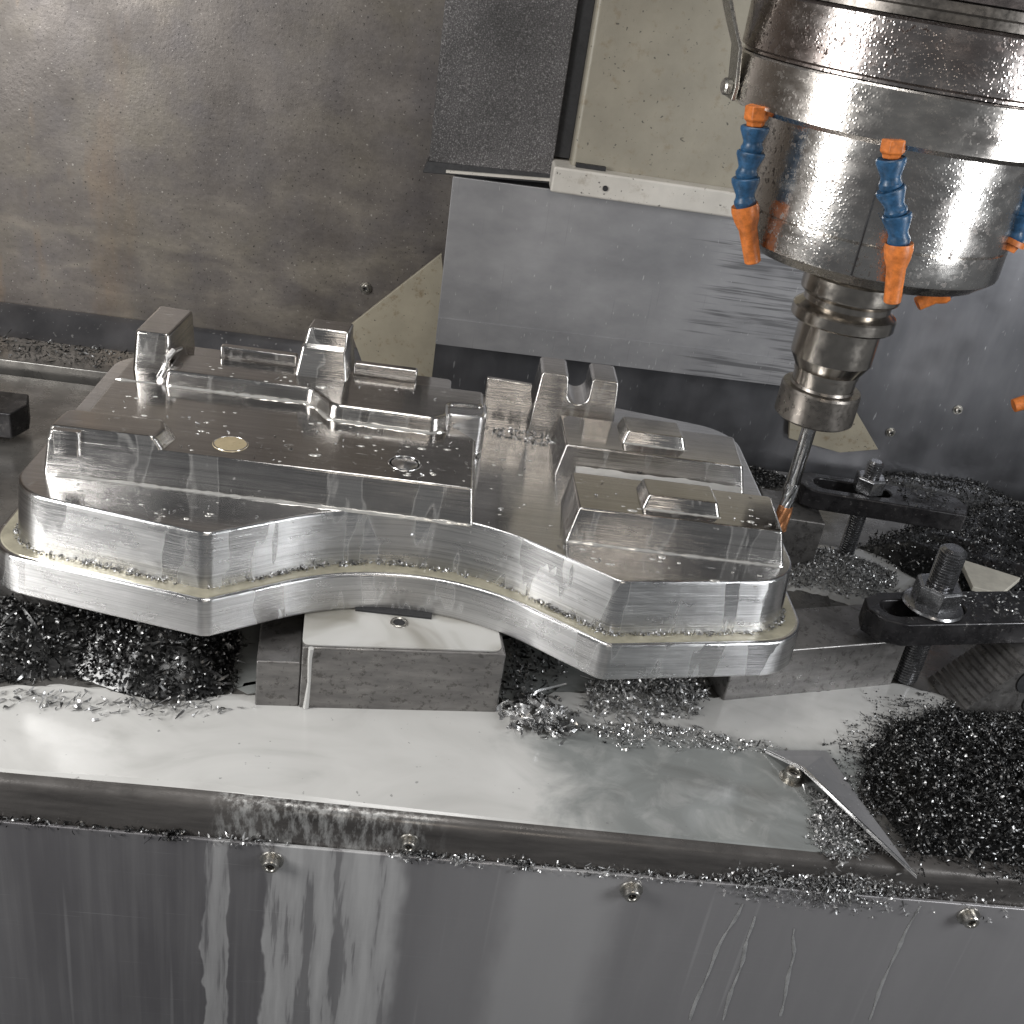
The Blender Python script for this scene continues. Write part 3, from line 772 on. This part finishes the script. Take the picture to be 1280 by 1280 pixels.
# plugs in the left block
MB().lathe([(0.05, 0), (10.4, 0), (10.2, 0.5), (0.05, 0.55)], (-115.5, 49.5, BT-0.2), 40).build('round_plug', 'resin', WP)
MB().lathe([(9.2, 0), (10.2, 0), (10.0, 0.5), (9.4, 0.5), (9.2, 0)], (-115.5, 49.5, BT), 40).build('plug_ring', 'alu', WP)
m = MB(); m.lathe([(0.05, 0.25), (7.6, 0.25), (8.0, 0.0), (8.9, 0.0), (9.2, 0.5), (9.8, 0.5), (10.0, 0)], (-13, 52, BT), 40); m.build('round_mark', 'alu', WP)
# ragged burr along the ledge
rr = np.random.default_rng(5)
ww = np.array(round_poly(inset(base_pts, 10.0), 10)); seg = []
for i in range(len(ww)):
    a, b = ww[i-1], ww[i]
    if max(a[1], b[1]) > 60: continue
    L_ = np.linalg.norm(b-a)
    for k in range(max(1, int(L_*3.2))):
        q = a+(b-a)*rr.uniform(); seg.append((q[0]+rr.normal(0, 0.5), q[1]-abs(rr.normal(0, 0.9)), FT+abs(rr.normal(0.8, 0.9))))
seg = np.array(seg); dens = lumps(seg[:, 0], seg[:, 1], 4, 0.08)+rr.normal(0, 0.5, len(seg)) > -0.1
v, f = flake_arrays(seg[dens], 2.2, 1.1, 3.0, rr)
o = mesh_from_arrays('ledge_burr', v, f, 'chip_mid', WP); o['kind'] = 'stuff'

dq = np.random.default_rng(77); db = MB()
for (x0, x1, y0, y1, z, n_) in ((-150, 25, 34, 94, BT, 46), (-200, -165, 66, 112, BT, 8), (-165, 5, 125, 140, 137, 16), (-200, -112, -5, 22, PL, 20), (95, 208, 26, 31, BT, 8), (90, 205, -8, 16, PL, 18), (40, 82, 30, 150, PL, 16), (180, 205, 34, 66, BT, 6)):
    for k in range(n_):
        r_ = float(np.clip(dq.lognormal(-0.35, 0.5), 0.3, 1.9)); a_ = dq.uniform(1.0, 2.4)
        cx_, cy_ = dq.uniform(x0, x1), dq.uniform(y0, y1)
        db.loft([[(cx_+r_*a_*f_*math.cos(t_), cy_+r_*f_*math.sin(t_), z+h_*r_) for t_ in np.linspace(0, 2*math.pi, 10, endpoint=False)] for f_, h_ in ((1, -0.05), (0.92, 0.16), (0.6, 0.32), (0.15, 0.38))])
o = db.build('coolant_beads', 'film_white', WP, ang=70); o['kind'] = 'stuff'
sx_ = dq.uniform(-195, 205, 150); sy_ = dq.uniform(-10, 150, 150)
def top_z(x, y):
    if -213 < x < 27 and 32 < y < 95: return BT if not (x < -145 and y < 62) else 134
    if 92 < x < 208 and 25 < y < 68: return BT if not (127 < x < 178 and y > 29) else None
    if -170 < x < 0 and 125 < y < 150: return 137
    if -205 < x < 205 and (y > 0 and y < 20): return PL
    if 38 < x < 80: return PL if y > 30 else None
    return None
pp_ = np.array([(a, b, top_z(a, b)+0.6) for a, b in zip(sx_, sy_) if top_z(a, b)])
v, f = flake_arrays(pp_, 2.4, 0.8, 3.0, dq, 0.4)
o = mesh_from_arrays('stray_chips', v, f, 'chip_mid', WP); o['kind'] = 'stuff'

# ------------------------------------------------------------------ support blocks
def sblock(pts, z1, label, name='support_block'):
    b = thing(name, (np.mean([q[0] for q in pts]), np.mean([q[1] for q in pts]), 0), label, 'block', 'steel blocks carrying the workpiece')
    MB().prism(pts, 0.05, z1).build('block_body', 'block', b, bevel=1.2); return b
bm_ = sblock([(-57, -29.5), (59.5, -15), (53, 42), (-64, 28)], 44.6, 'wide grey support block under the middle of the curved front wall')
puddle_pts = [(-57.5, -27), (57, -13), (51.5, 38), (-63, 25)]
q = MB(); q.prism(round_poly([(*p_, 5) for p_ in puddle_pts], 4), 44.4, 45.3); q.build('coolant_on_top', 'coolant_block', bm_, ang=50)
MB().tube([(-52, -29.6, 45), (-52.4, -29.4, 38), (-52.0, -29.3, 20), (-53, -29.2, 2)], [1.6, 1.3, 1.0, 1.8], 8).build('coolant_run', 'coolant', bm_)
MB().lathe([(3.4, 0), (5.6, 0), (5.3, 1.0), (4.3, 1.4), (3.6, 1.0), (3.4, 0)], (-5, 4, 44.8), 28).build('hole_rim', 'screw', bm_)
MB().lathe([(0.05, 0), (3.5, 0), (3.5, 0.3), (0.05, 0.3)], (-5, 4, 45.2), 20).build('hole', 'dark', bm_)
sblock([(-82, -31.5), (-57.3, -28.6), (-64.2, 28), (-89, 25)], 33, 'grey spacer block against the left end of the middle support block', 'spacer_block')
sblock([(206, 20), (331, 58), (318, 100), (193, 62)], 38.5, 'grey support block under the right end held by the front clamp')
sblock([(-300, 14), (-207, 10), (-205, 60), (-298, 64)], 44.5, 'grey support block under the left end of the workpiece')
sblock([(268, 205), (312, 202), (314, 250), (270, 252)], 43.5, 'dark support block under the nose of the rear clamp')

sh = MB(); sh.box(-32, 14, 11, 18.5, 45.1, 46.9); tag(sh.build('shim_strip', 'dark', None, bevel=0.4), 'thin black shim strip on the middle support block against the flange', 'shim')

# ------------------------------------------------------------------ clamps
def strap(label, front, ux, L_, Wd, z0, z1, nose, slot):
    """front: front-left top corner; ux: unit along the strap; returns transform."""
    uy = np.array([-ux[1], ux[0]])
    P_ = lambda a, b: tuple(np.array(front)+ux*a+uy*b)
    c = thing('strap_clamp', (*P_(L_/2, Wd/2), z0), label, 'clamp', 'strap clamps on the table')
    outer = [(0, 0), (L_, 0), (L_+6, Wd*0.5), (L_, Wd), (0, Wd), (-nose*0.7, Wd*0.85), (-nose, Wd*0.5), (-nose*0.7, Wd*0.15)]
    s0, s1, sw = slot
    inner = []
    for k in range(9): a = -math.pi/2+math.pi*k/8; inner.append((s1+sw*math.cos(a), Wd/2+sw*math.sin(a)))
    for k in range(9): a = math.pi/2+math.pi*k/8; inner.append((s0+sw*math.cos(a), Wd/2+sw*math.sin(a)))
    bm = bmesh.new()
    vo = [bm.verts.new((*P_(*q), z1)) for q in outer]; vi = [bm.verts.new((*P_(*q), z1)) for q in inner]
    ed = [bm.edges.new((vo[i-1], vo[i])) for i in range(len(vo))]+[bm.edges.new((vi[i-1], vi[i])) for i in range(len(vi))]
    bmesh.ops.triangle_fill(bm, use_beauty=True, use_dissolve=False, edges=ed)
    fs = list(bm.faces)
    ex = bmesh.ops.extrude_face_region(bm, geom=fs)
    nv = [g_ for g_ in ex['geom'] if isinstance(g_, bmesh.types.BMVert)]
    for v_ in nv: v_.co.z = z0
    bmesh.ops.recalc_face_normals(bm, faces=bm.faces)
    bm.verts.ensure_lookup_table()
    mbx = MB(); bm.verts.index_update()
    mbx.add([tuple(v_.co) for v_ in bm.verts], [tuple(v_.index for v_ in f_.verts) for f_ in bm.faces]); bm.free()
    mbx.build('strap', 'black_clamp', c, bevel=1.4, seg=2, bang=50)
    return P_
def stud(label, x, y, z0, zn, z1, r, nutr, nuth, washer=True):
    s = thing('clamp_stud', (x, y, z0), label, 'stud', 'threaded clamp studs')
    prof = [(0.05, z0), (r*0.92, z0)]; z = z0+0.5
    while z < z1-2.8:
        prof += [(r*0.82, z), (r, z+0.8), (r, z+1.1), (r*0.82, z+1.9)]; z += 2.1
    prof += [(r*0.9, z1-1.4), (r*0.66, z1), (0.05, z1)]
    MB().lathe(prof, (x, y, 0), 28).build('threaded_rod', 'stud', s, ang=20)
    if washer: MB().lathe([(r, zn), (nutr*1.22, zn), (nutr*1.28, zn+0.8), (nutr*1.22, zn+2.2), (nutr*1.0, zn+3.2), (r, zn+3.2)], (x, y, 0), 36).build('washer', 'stud', s, ang=30)
    hx = [(x+nutr*math.cos(R_(60*k+20)), y+nutr*math.sin(R_(60*k+20))) for k in range(6)]
    tp = [(x+(a-x)*0.9, y+(b-y)*0.9) for a, b in hx]
    b0 = zn+(3.2 if washer else 0)
    MB().loft([[(a, b, b0) for a, b in hx], [(a, b, b0+nuth-1.6) for a, b in hx], [(a, b, b0+nuth) for a, b in tp]]).build('hex_nut', 'stud', s, bevel=0.5, seg=2, ang=12)
    return s
ux = np.array([0.976, 0.217])
P1 = strap('black steel strap clamp at the right front gripping the support block', (318, 40), ux, 150, 38, 44.5, 62, 20, (0, 44, 9))
sx, sy = P1(30, 21)
stud('thick threaded stud with hex nut rising from the front clamp', sx, sy, 2, 62, 107, 8.8, 15.8, 14.5)
ux2 = np.array([0.9965, -0.083])
P2 = strap('black steel strap clamp behind the end mill', (306, 219), ux2, 118, 36, 46, 62, 14, (8, 52, 9))
sx, sy = P2(42, 18)
stud('short stud with chip covered hex nut on the rear clamp', sx, sy, 2, 62.2, 88, 6.5, 12.5, 13, False)
# rear clamp at the far left, cut by the frame
P3 = strap('dark strap clamp end at the left edge of the table', (-430, 245), np.array([1.0, 0.02]), 104, 40, 8, 30, 10, (20, 55, 8))
tag(bpy.data.objects['strap_clamp.002'], group='strap clamps on the table')
stud('stud on the dark clamp at the left edge', -352, 258, 1, 30, 52, 6.5, 11, 10, False)

# serrated step block beneath the front clamp
sb_ = thing('step_block', (425, 55, 0), 'serrated grey step block with holes at the right edge', 'step block')
ux3 = np.array([0.976, 0.217]); uy3 = np.array([-0.217, 0.976])
def Q(a, b, z): p_ = np.array([372.0, 26.0])+ux3*a+uy3*b; return (p_[0], p_[1], z)
pf = [(0, 0.1)]
for k in range(12): pf += [(2+k*3.3, 4+k*3.3), (2+k*3.3+2.2, 4.4+k*3.3)]
pf += [(52, 43.5), (120, 43.5), (120, 0.1)]
m = MB(); m.loft([[Q(a, b, z) for a, z in pf] for b in (8, 46)]); m.build('serrated_body', 'block', sb_, ang=20)
for (a, z, r) in ((44, 27, 8.5), (54, 9, 6.5)):
    c0 = Q(a, 7.6, z)
    MB().lathe([(0.05, 0), (r, 0), (r*1.12, 0.6), (0.05, 0.7)], c0, 28, tuple(-np.append(uy3, 0))).build('round_hole', 'dark', sb_)

# pale card and folded metal flap
pc = [atz(*q_, 24) for q_ in [(1200, 698), (1276, 722), (1252, 742), (1216, 733)]]
m = MB(); m.loft([[(q_[0], q_[1], 20) for q_ in pc], [(q_[0], q_[1], 24) for q_ in pc]])
tag(m.build('pale_plate', 'paper', None, bevel=0.6), 'pale cream plate lying in the dark chips behind the front clamp', 'plate')
fl_ = thing('folded_flap', (265, -60, 0), 'thin folded sheet metal flap with a bright edge at the table front', 'sheet metal')
A = atz(957, 938, 3); B = atz(1033, 938, 3); C = atz(1066, 987, 3); D = atz(1146, 1095, 1.5); E_ = atz(1085, 1038, 11); F_ = atz(1003, 960, 10)
m = MB()
up = [tuple(A), tuple(B), tuple(C), tuple(D), tuple(E_), tuple(F_)]
m.loft([up, [(a, b-0.8, c-1.2) for a, b, c in up]])
m.build('flap_sheet', 'sheet', fl_, smooth=False)
m = MB(); m.tube([A, F_, E_, D], [0.7, 1.2, 1.3, 0.6], 8); m.build('bright_edge', 'alu', fl_)
q_ = atz(990, 972, 2)
socket_screw((q_[0], q_[1], 0.8), (0, 0, 1), 5.2, 'flat screw drowned in coolant beside the folded flap', washer=True, sock=0.6)

# ================================================================== SPINDLE
AX, AY = 243.0, 111.0
sp = thing('spindle', (AX, AY, 270), 'polished steel spindle nose with stacked rings and coolant specks', 'spindle')
c0 = (AX, AY, 0)
MB().lathe([(20, 271), (64, 270), (69, 271), (77.1, 277.5), (77.5, 279), (77.5, 294.2), (76.7, 294.8)], c0, 128).build('lower_nose', 'spindle', sp, ang=20)
MB().lathe([(76.5, 294.6), (76.9, 295.2), (77.5, 295.8), (77.5, 349), (60, 349)], c0, 128).build('nose_body', 'spindle', sp, ang=20)
MB().lathe([(70, 347), (95, 347), (97.5, 349.5), (97.5, 373), (96.5, 374)], c0, 128).build('ring', 'spindle_ring', sp, ang=25)
MB().lathe([(90, 373.9), (95.2, 374.5), (95.2, 375.8), (97.2, 377), (97.2, 403), (96, 404.5)], c0, 128).build('upper_ring', 'spindle_top', sp, ang=25)
MB().lathe([(80, 404), (93, 405), (93, 409), (97, 410), (97, 414), (92, 415)], c0, 128).build('top_groove', 'nut_dark', sp, ang=25)
MB().lathe([(80, 414.5), (100, 415), (103, 418), (103, 520), (60, 520)], c0, 96).build('grimy_collar', 'grime', sp, ang=25)
MB().lathe([(20, 263), (36, 264), (38, 266), (38, 271), (20, 271.5)], c0, 96).build('nose_disc', 'holder', sp, ang=25)
# vertical joint on the front of the nose
th = R_(-112); jx, jy = math.cos(th), math.sin(th)
m = MB(); m.tube([(AX+jx*77.55, AY+jy*77.55, 278), (AX+jx*77.55, AY+jy*77.55, 347)], 0.7, 6); m.build('joint_line', 'dark', sp)

th_ = thing('tool_holder', (AX, AY, 166), 'brown tinted steel tool holder with grooved flange in the spindle', 'tool holder')
MB().lathe([(20, 231), (25, 231), (30.5, 231.3), (31.6, 232.5), (31.6, 238.5), (30.8, 239.6), (26.5, 243.0), (26.5, 246.5), (29.6, 249), (29.9, 250), (29.9, 259.5), (29, 260.6), (24, 261), (24, 264), (10, 264)], c0, 96).build('grooved_flange', 'holder', th_, ang=14)
MB().lathe([(10, 190), (19.6, 190), (19.6, 197), (20.3, 197.5), (20.3, 200), (25.0, 208), (25.2, 208.4), (25.2, 231.2), (10, 231.5)], c0, 96).build('holder_shank', 'holder', th_, ang=14)
MB().lathe([(6, 166.5), (23, 166.3), (25.2, 168), (25.2, 186.5), (24.4, 188), (20, 188.2), (19, 191), (10, 191)], c0, 96).build('collet_nut', 'nut_dark', th_, ang=14)
MB().lathe([(4, 165.0), (7, 165), (9, 166.6), (4, 167)], c0, 40).build('collet', 'dark', th_, ang=14)

em = thing('end_mill', (AX, AY, 84), 'thin fluted end mill with copper brown tip in the collet', 'end mill')
MB().lathe([(0.05, 118), (4.5, 118), (4.7, 118.5), (4.7, 166.5), (0.05, 167)], c0, 32).build('mill_shank', 'carbide', em, ang=30)
def flutes(z0, z1, r, twist, nz):
    rings = []
    for k in range(nz+1):
        z = z0+(z1-z0)*k/nz; a0 = twist*(z-z0); rg = []
        for i in range(32):
            a = 2*math.pi*i/32; rad = r*(0.80+0.20*abs(math.cos(2*a))**0.7)
            rg.append((AX+rad*math.cos(a+a0), AY+rad*math.sin(a+a0), z))
        rings.append(rg)
    return MB().loft(rings)
flutes(101, 118.2, 5.0, R_(6), 20).build('flutes', 'carbide', em, ang=50)
flutes(82, 101.1, 5.1, R_(6), 22).build('coated_tip', 'coated', em, ang=50)

# bracket strip on the left of the ring
br = thing('bracket_strip', (148, 100, 350), 'bent steel strip bolted beside the spindle ring', 'bracket')
b_ = [aty(*q_, 100) for q_ in [(916, 126), (921, 110), (926, 60), (918, 25), (908, -30)]]
m = MB(); vs = []
m.loft([[tuple(q_+np.array([-1.0, 0, 0])), tuple(q_+np.array([1.2, 0, 0])), tuple(q_+np.array([1.2, 22, 0])), tuple(q_+np.array([-1.0, 22, 0]))] for q_ in b_])
m.build('strip', 'screw', br, bevel=0.4)
q_ = aty(916, 109, 108)
MB().lathe([(0.05, -2), (3.4, -2), (3.4, 2), (4.6, 2.2), (4.6, 5), (3.6, 6), (0.05, 6)], tuple(q_), 20, (-1, -0.2, 0)).build('bolt', 'screw', br, ang=30)

# ------------------------------------------------------------------ coolant nozzles
def nozzle(label, pts, scale=1.0, n_blue=3, tip_len=None):
    """pts: polyline from the ring down to the tip."""
    pts = [Vector(p_) for p_ in pts]
    nz_ = thing('coolant_nozzle', tuple(pts[0]), label, 'coolant nozzle', 'orange and blue coolant nozzles')
    k = scale
    d = (pts[1]-pts[0]).normalized(); L0 = (pts[1]-pts[0]).length
    MB().lathe([(3*k, -1), (7.4*k, -1), (7.4*k, L0*0.62), (5.6*k, L0*0.75), (5.4*k, L0), (3*k, L0)], tuple(pts[0]), 6, tuple(d)).build('connector', 'orange', nz_, bevel=0.8*k, seg=2, ang=30)
    for i in range(1, len(pts)-2):
        a, b = pts[i], pts[i+1]; L_ = (b-a).length; dd = (b-a).normalized()
        MB().lathe([(2.5*k, -1.5), (5.0*k, -1.0), (6.4*k, 1.0), (6.6*k, L_*0.18), (5.6*k, L_*0.32), (5.6*k, L_*0.42), (8.3*k, L_*0.86), (8.3*k, L_*0.98), (7.6*k, L_*1.02), (3*k, L_*0.98)][::1], tuple(b), 24, tuple(-dd)).build('blue_segment', 'blue', nz_, ang=28)
    a, b = pts[-2], pts[-1]; L_ = (b-a).length; dd = (b-a).normalized()
    MB().lathe([(4.5*k, 0.5), (8.0*k, -1), (8.4*k, 2), (7.6*k, L_*0.22), (5.6*k, L_*0.40), (5.0*k, L_*0.98), (4.4*k, L_), (2.6*k, L_), (2.4*k, L_*0.9), (0.05, L_*0.88)], tuple(a), 24, tuple(dd)).build('nozzle_tip', 'orange', nz_, ang=30)
    return nz_
def path(px, y): return [tuple(aty(a, b, y)) for a, b in px]
nozzle('coolant nozzle on the left side of the spindle ring', path([(947, 134), (944, 158), (939, 190), (932, 222), (931, 258), (941, 328)], 76), 0.92)
nozzle('coolant nozzle at the centre front of the spindle', path([(1118, 176), (1114, 198), (1113, 236), (1121, 268), (1124, 306), (1115, 378)], 22), 0.88)
nozzle('coolant nozzle at the right picture edge, half cut off', path([(1284, 196), (1281, 234), (1276, 268), (1266, 300), (1258, 312)], 66), 0.9)
nozzle('orange nozzle tip poking out below the spindle at right', path([(1235, 300), (1216, 330), (1200, 352), (1180, 364), (1146, 380)], 175), 0.95)
nz5 = thing('coolant_nozzle', tuple(aty(1276, 506, 300)), 'orange nozzle tip at the right picture edge by the back sheet', 'coolant nozzle', 'orange and blue coolant nozzles')
q1 = Vector(aty(1300, 497, 300)); q2 = Vector(aty(1267, 507, 300))
MB().lathe([(8, 0), (8, 6), (6, 10), (5.6, (q2-q1).length), (3, (q2-q1).length)], tuple(q1), 24, tuple((q2-q1).normalized())).build('nozzle_tip', 'orange', nz5, ang=30)
q0 = Vector(aty(1345, 480, 300))
MB().lathe([(4, 0), (8.5, 0), (5.5, (q1-q0).length*0.6), (7, (q1-q0).length), (3, (q1-q0).length+1)], tuple(q0), 24, tuple((q1-q0).normalized())).build('blue_segment', 'blue', nz5, ang=30)

# ================================================================== SWARF
def PZ(l_, z=0): return [tuple(atz(a, b, z)[:2]) for a, b in l_]
pile('chip_heap', [(-330, -30), (-225, -34), (-190, -22), (-156, -34), (-118, -34), (-97, -20), (-100, 32), (-125, 46), (-215, 40), (-250, 60), (-330, 70)], 30, 7500, 'chip_dark', 'dark wet metal chips heaped under the left end of the workpiece', 4.8, 1.7, 0.75, 21, curl=4.2)
pile('chip_heap', [(286, -12), (314, 18), (362, 40), (470, 44), (560, 0), (560, -100), (360, -106), (292, -103), (274, -46)], 13, 21000, 'chip_dark', 'broad dark heap of fine chips at the right front', 3.1, 1.2, 0.35, 22, edge=9)
pile('chip_heap', [(360, 150), (400, 205), (360, 250), (425, 300), (516, 365), (640, 380), (640, 190), (520, 180), (470, 150)], 16, 9000, 'chip_dark', 'dark chips piled behind the clamps at the right', 3.2, 1.2, 0.5, 23, edge=4)
pile('chip_scatter', PZ([(730, 862), (765, 845), (880, 850), (872, 892), (800, 905), (735, 895)]), 5, 1500, 'chip_mid', 'grey chips soaking in coolant below the right front corner', 4.0, 1.3, 0.3, 24, z0=2, edge=5, base=False)
pile('chip_scatter', PZ([(628, 888), (660, 876), (728, 900), (700, 930), (650, 912)]), 8, 170, 'chip_bright', 'bright curled chips beside the middle support block', 12, 3.6, 0.4, 25, z0=1.5, edge=4, base=False, curl=2.2)
pile('chip_scatter', PZ([(985, 682), (1050, 692), (1128, 722), (1095, 752), (985, 732)]), 5, 2600, 'chip_mid', 'white speckled chips in coolant behind the right end of the workpiece', 3.2, 1.2, 0.3, 26, z0=1.6, edge=4, base=False)
pile('chip_scatter', PZ([(735, 912), (800, 905), (880, 918), (985, 940), (880, 935), (760, 935)]), 2, 500, 'chip_bright', 'thin trail of bright chips along the wet plate', 3.6, 1.2, 0.3, 27, z0=1.2, edge=4, base=False)
pile('chip_scatter', PZ([(1010, 985), (1060, 1010), (1110, 1065), (1050, 1075), (1010, 1055)]), 4, 1500, 'chip_mid', 'grey chips caught in front of the folded flap', 2.8, 1.1, 0.3, 28, z0=0.8, edge=5, base=False)
pile('chip_scatter', PZ([(925, 585), (985, 600), (980, 612), (930, 606)]) , 8, 700, 'chip_dark', 'small dark chip bank at the foot of the back sheet by the end mill', 3.4, 1.2, 0.6, 29, edge=3)
pile('chip_scatter', PZ([(1095, 592), (1210, 602), (1290, 640), (1290, 655), (1200, 640), (1100, 612)]), 8, 1800, 'chip_dark', 'dark chips along the foot of the back sheet behind the rear clamp', 3.2, 1.2, 0.5, 30, edge=5)
pile('chip_scatter', [(-460, 396), (-260, 396), (-240, 444), (-460, 444)], 2, 500, 'chip_dark', 'thin dark chips scattered on the rear left rail', 4.5, 1.3, 0.2, 31, z0=11, edge=3, base=False, tilt=0.6)
pile('chip_scatter', PZ([(0, 868), (60, 870), (250, 885), (330, 890), (200, 900), (20, 885)]), 1.5, 160, 'chip_mid', 'loose chips at the edge of the white coolant pool', 5, 1.3, 0.2, 32, z0=2.0, edge=4, base=False, tilt=0.5)
pile('chip_scatter', [(60, -5), (92, -5), (112, 60), (70, 80)], 6, 600, 'chip_dark', 'dark chips in the shade right of the middle support block', 3.6, 1.3, 0.5, 33, edge=4, base=False)
# chips resting on the panel's top edge and caught on the lip
r = np.random.default_rng(44)
def ledge_chips(name, xs, dens, z_up, mat, label, length=2.6):
    x = np.concatenate([r.normal(c_, s_, n_) for c_, s_, n_ in xs])
    z = np.array([seam_z(a) for a in x])+np.abs(r.normal(0, z_up, len(x)))*np.where(r.uniform(size=len(x)) < 0.8, 1, -1.0)
    y = np.where(z > np.array([seam_z(a) for a in x]), r.uniform(-113.0, -110.8, len(x)), r.uniform(-114.4, -113.4, len(x)))
    v, f = flake_arrays(np.stack([x, y, z+0.5], 1), length, 1.1, 3.0, r)
    return tag(mesh_from_arrays(name, v, f, mat), label, 'metal chips', None, 'stuff')
ledge_chips('chip_row', [(20, 7, 110), (46, 5, 80), (75, 4, 70), (110, 20, 90), (160, 25, 120), (-70, 14, 60)], 1, 1.5, 'chip_mid', 'bright chips sitting along the right half of the front panel seam')
ledge_chips('chip_row', [(-195, 14, 60), (-150, 30, 70), (-107, 3, 70), (-120, 6, 30), (22, 6, 30), (78, 4, 30)], 1, 1.5, 'chip_dark', 'dark chips sitting along the left end of the front panel seam', 3.2)
ledge_chips('chip_row', [(208, 10, 420), (245, 12, 700), (258, 14, 500), (285, 14, 120), (330, 30, 60)], 1, 5.5, 'chip_mid', 'clump of grey chips hanging over the front panel seam at right')
# thin coolant drips running down the panel
dr = [((929, 1129), (895, 1190), (862, 1275)), ((943, 1145), (928, 1200), (903, 1275)), ((1150, 1132), (1115, 1200), (1086, 1275)), ((993, 1160), (991, 1200), (975, 1270)), ((222, 1075), (222, 1180), (224, 1290)), ((120, 1050), (124, 1150), (124, 1250)), ((272, 1190), (268, 1230), (268, 1290)), ((322, 1230), (316, 1270), (314, 1290))]
for k, d_ in enumerate(dr[:4]):
    pp = [aty(a, b, -113.3) for a, b in d_]; m = MB(); L_ = []
    for i in range(len(pp)-1):
        for u in np.linspace(0, 1, 10)[:(-1 if i < len(pp)-2 else None)]: L_.append(pp[i]*(1-u)+pp[i+1]*u)
    ring = []
    for i, q_ in enumerate(L_):
        wd = (0.9+0.35*math.sin(i*0.9+k)+0.2*math.sin(i*2.3))*(0.5 if i < 2 else 1); x_ = q_[0]+math.sin(i*0.7+k)*0.5
        ring.append([(x_-wd, -113.25, q_[2]), (x_-wd*0.6, -113.5, q_[2]), (x_+wd*0.6, -113.5, q_[2]), (x_+wd, -113.25, q_[2])])
    m.loft(ring, closed=False, cap0=False, cap1=False)
    o = m.build('coolant_drip', 'dried', None, ang=80)
    tag(o, 'thin run of dried coolant on the front panel', 'coolant', 'coolant runs on the front panel', 'stuff')
pile('chip_scatter', [P1(52, 4), P1(150, 4), P1(150, 34), P1(52, 34)], 0.5, 200, 'chip_mid', 'loose chips lying on the front clamp', 2.8, 1.0, 0.2, 51, z0=62.0, edge=3, base=False, tilt=0.5)
pile('chip_scatter', [P2(70, 3), P2(112, 3), P2(112, 33), P2(70, 33)], 0.5, 110, 'chip_dark', 'loose dark chips lying on the rear clamp', 2.8, 1.0, 0.2, 52, z0=62.0, edge=3, base=False, tilt=0.5)
pile('chip_scatter', [(38, 165), (68, 168), (84, 160), (80, 150), (40, 158)], 2, 160, 'chip_bright', 'fine bright chips caught at the rear of the channel in the workpiece', 3.4, 1.1, 0.3, 54, z0=105.0, edge=3, base=False)
pile('chip_scatter', [(262, -45), (285, 0), (315, 32), (372, 52), (380, 30), (320, 5), (290, -40), (275, -80)], 0.5, 1500, 'chip_dark', 'fine dark chips straying into the coolant beside the right chip heap', 2.2, 0.9, 0.2, 55, z0=1.6, edge=9, base=False, tilt=0.4)
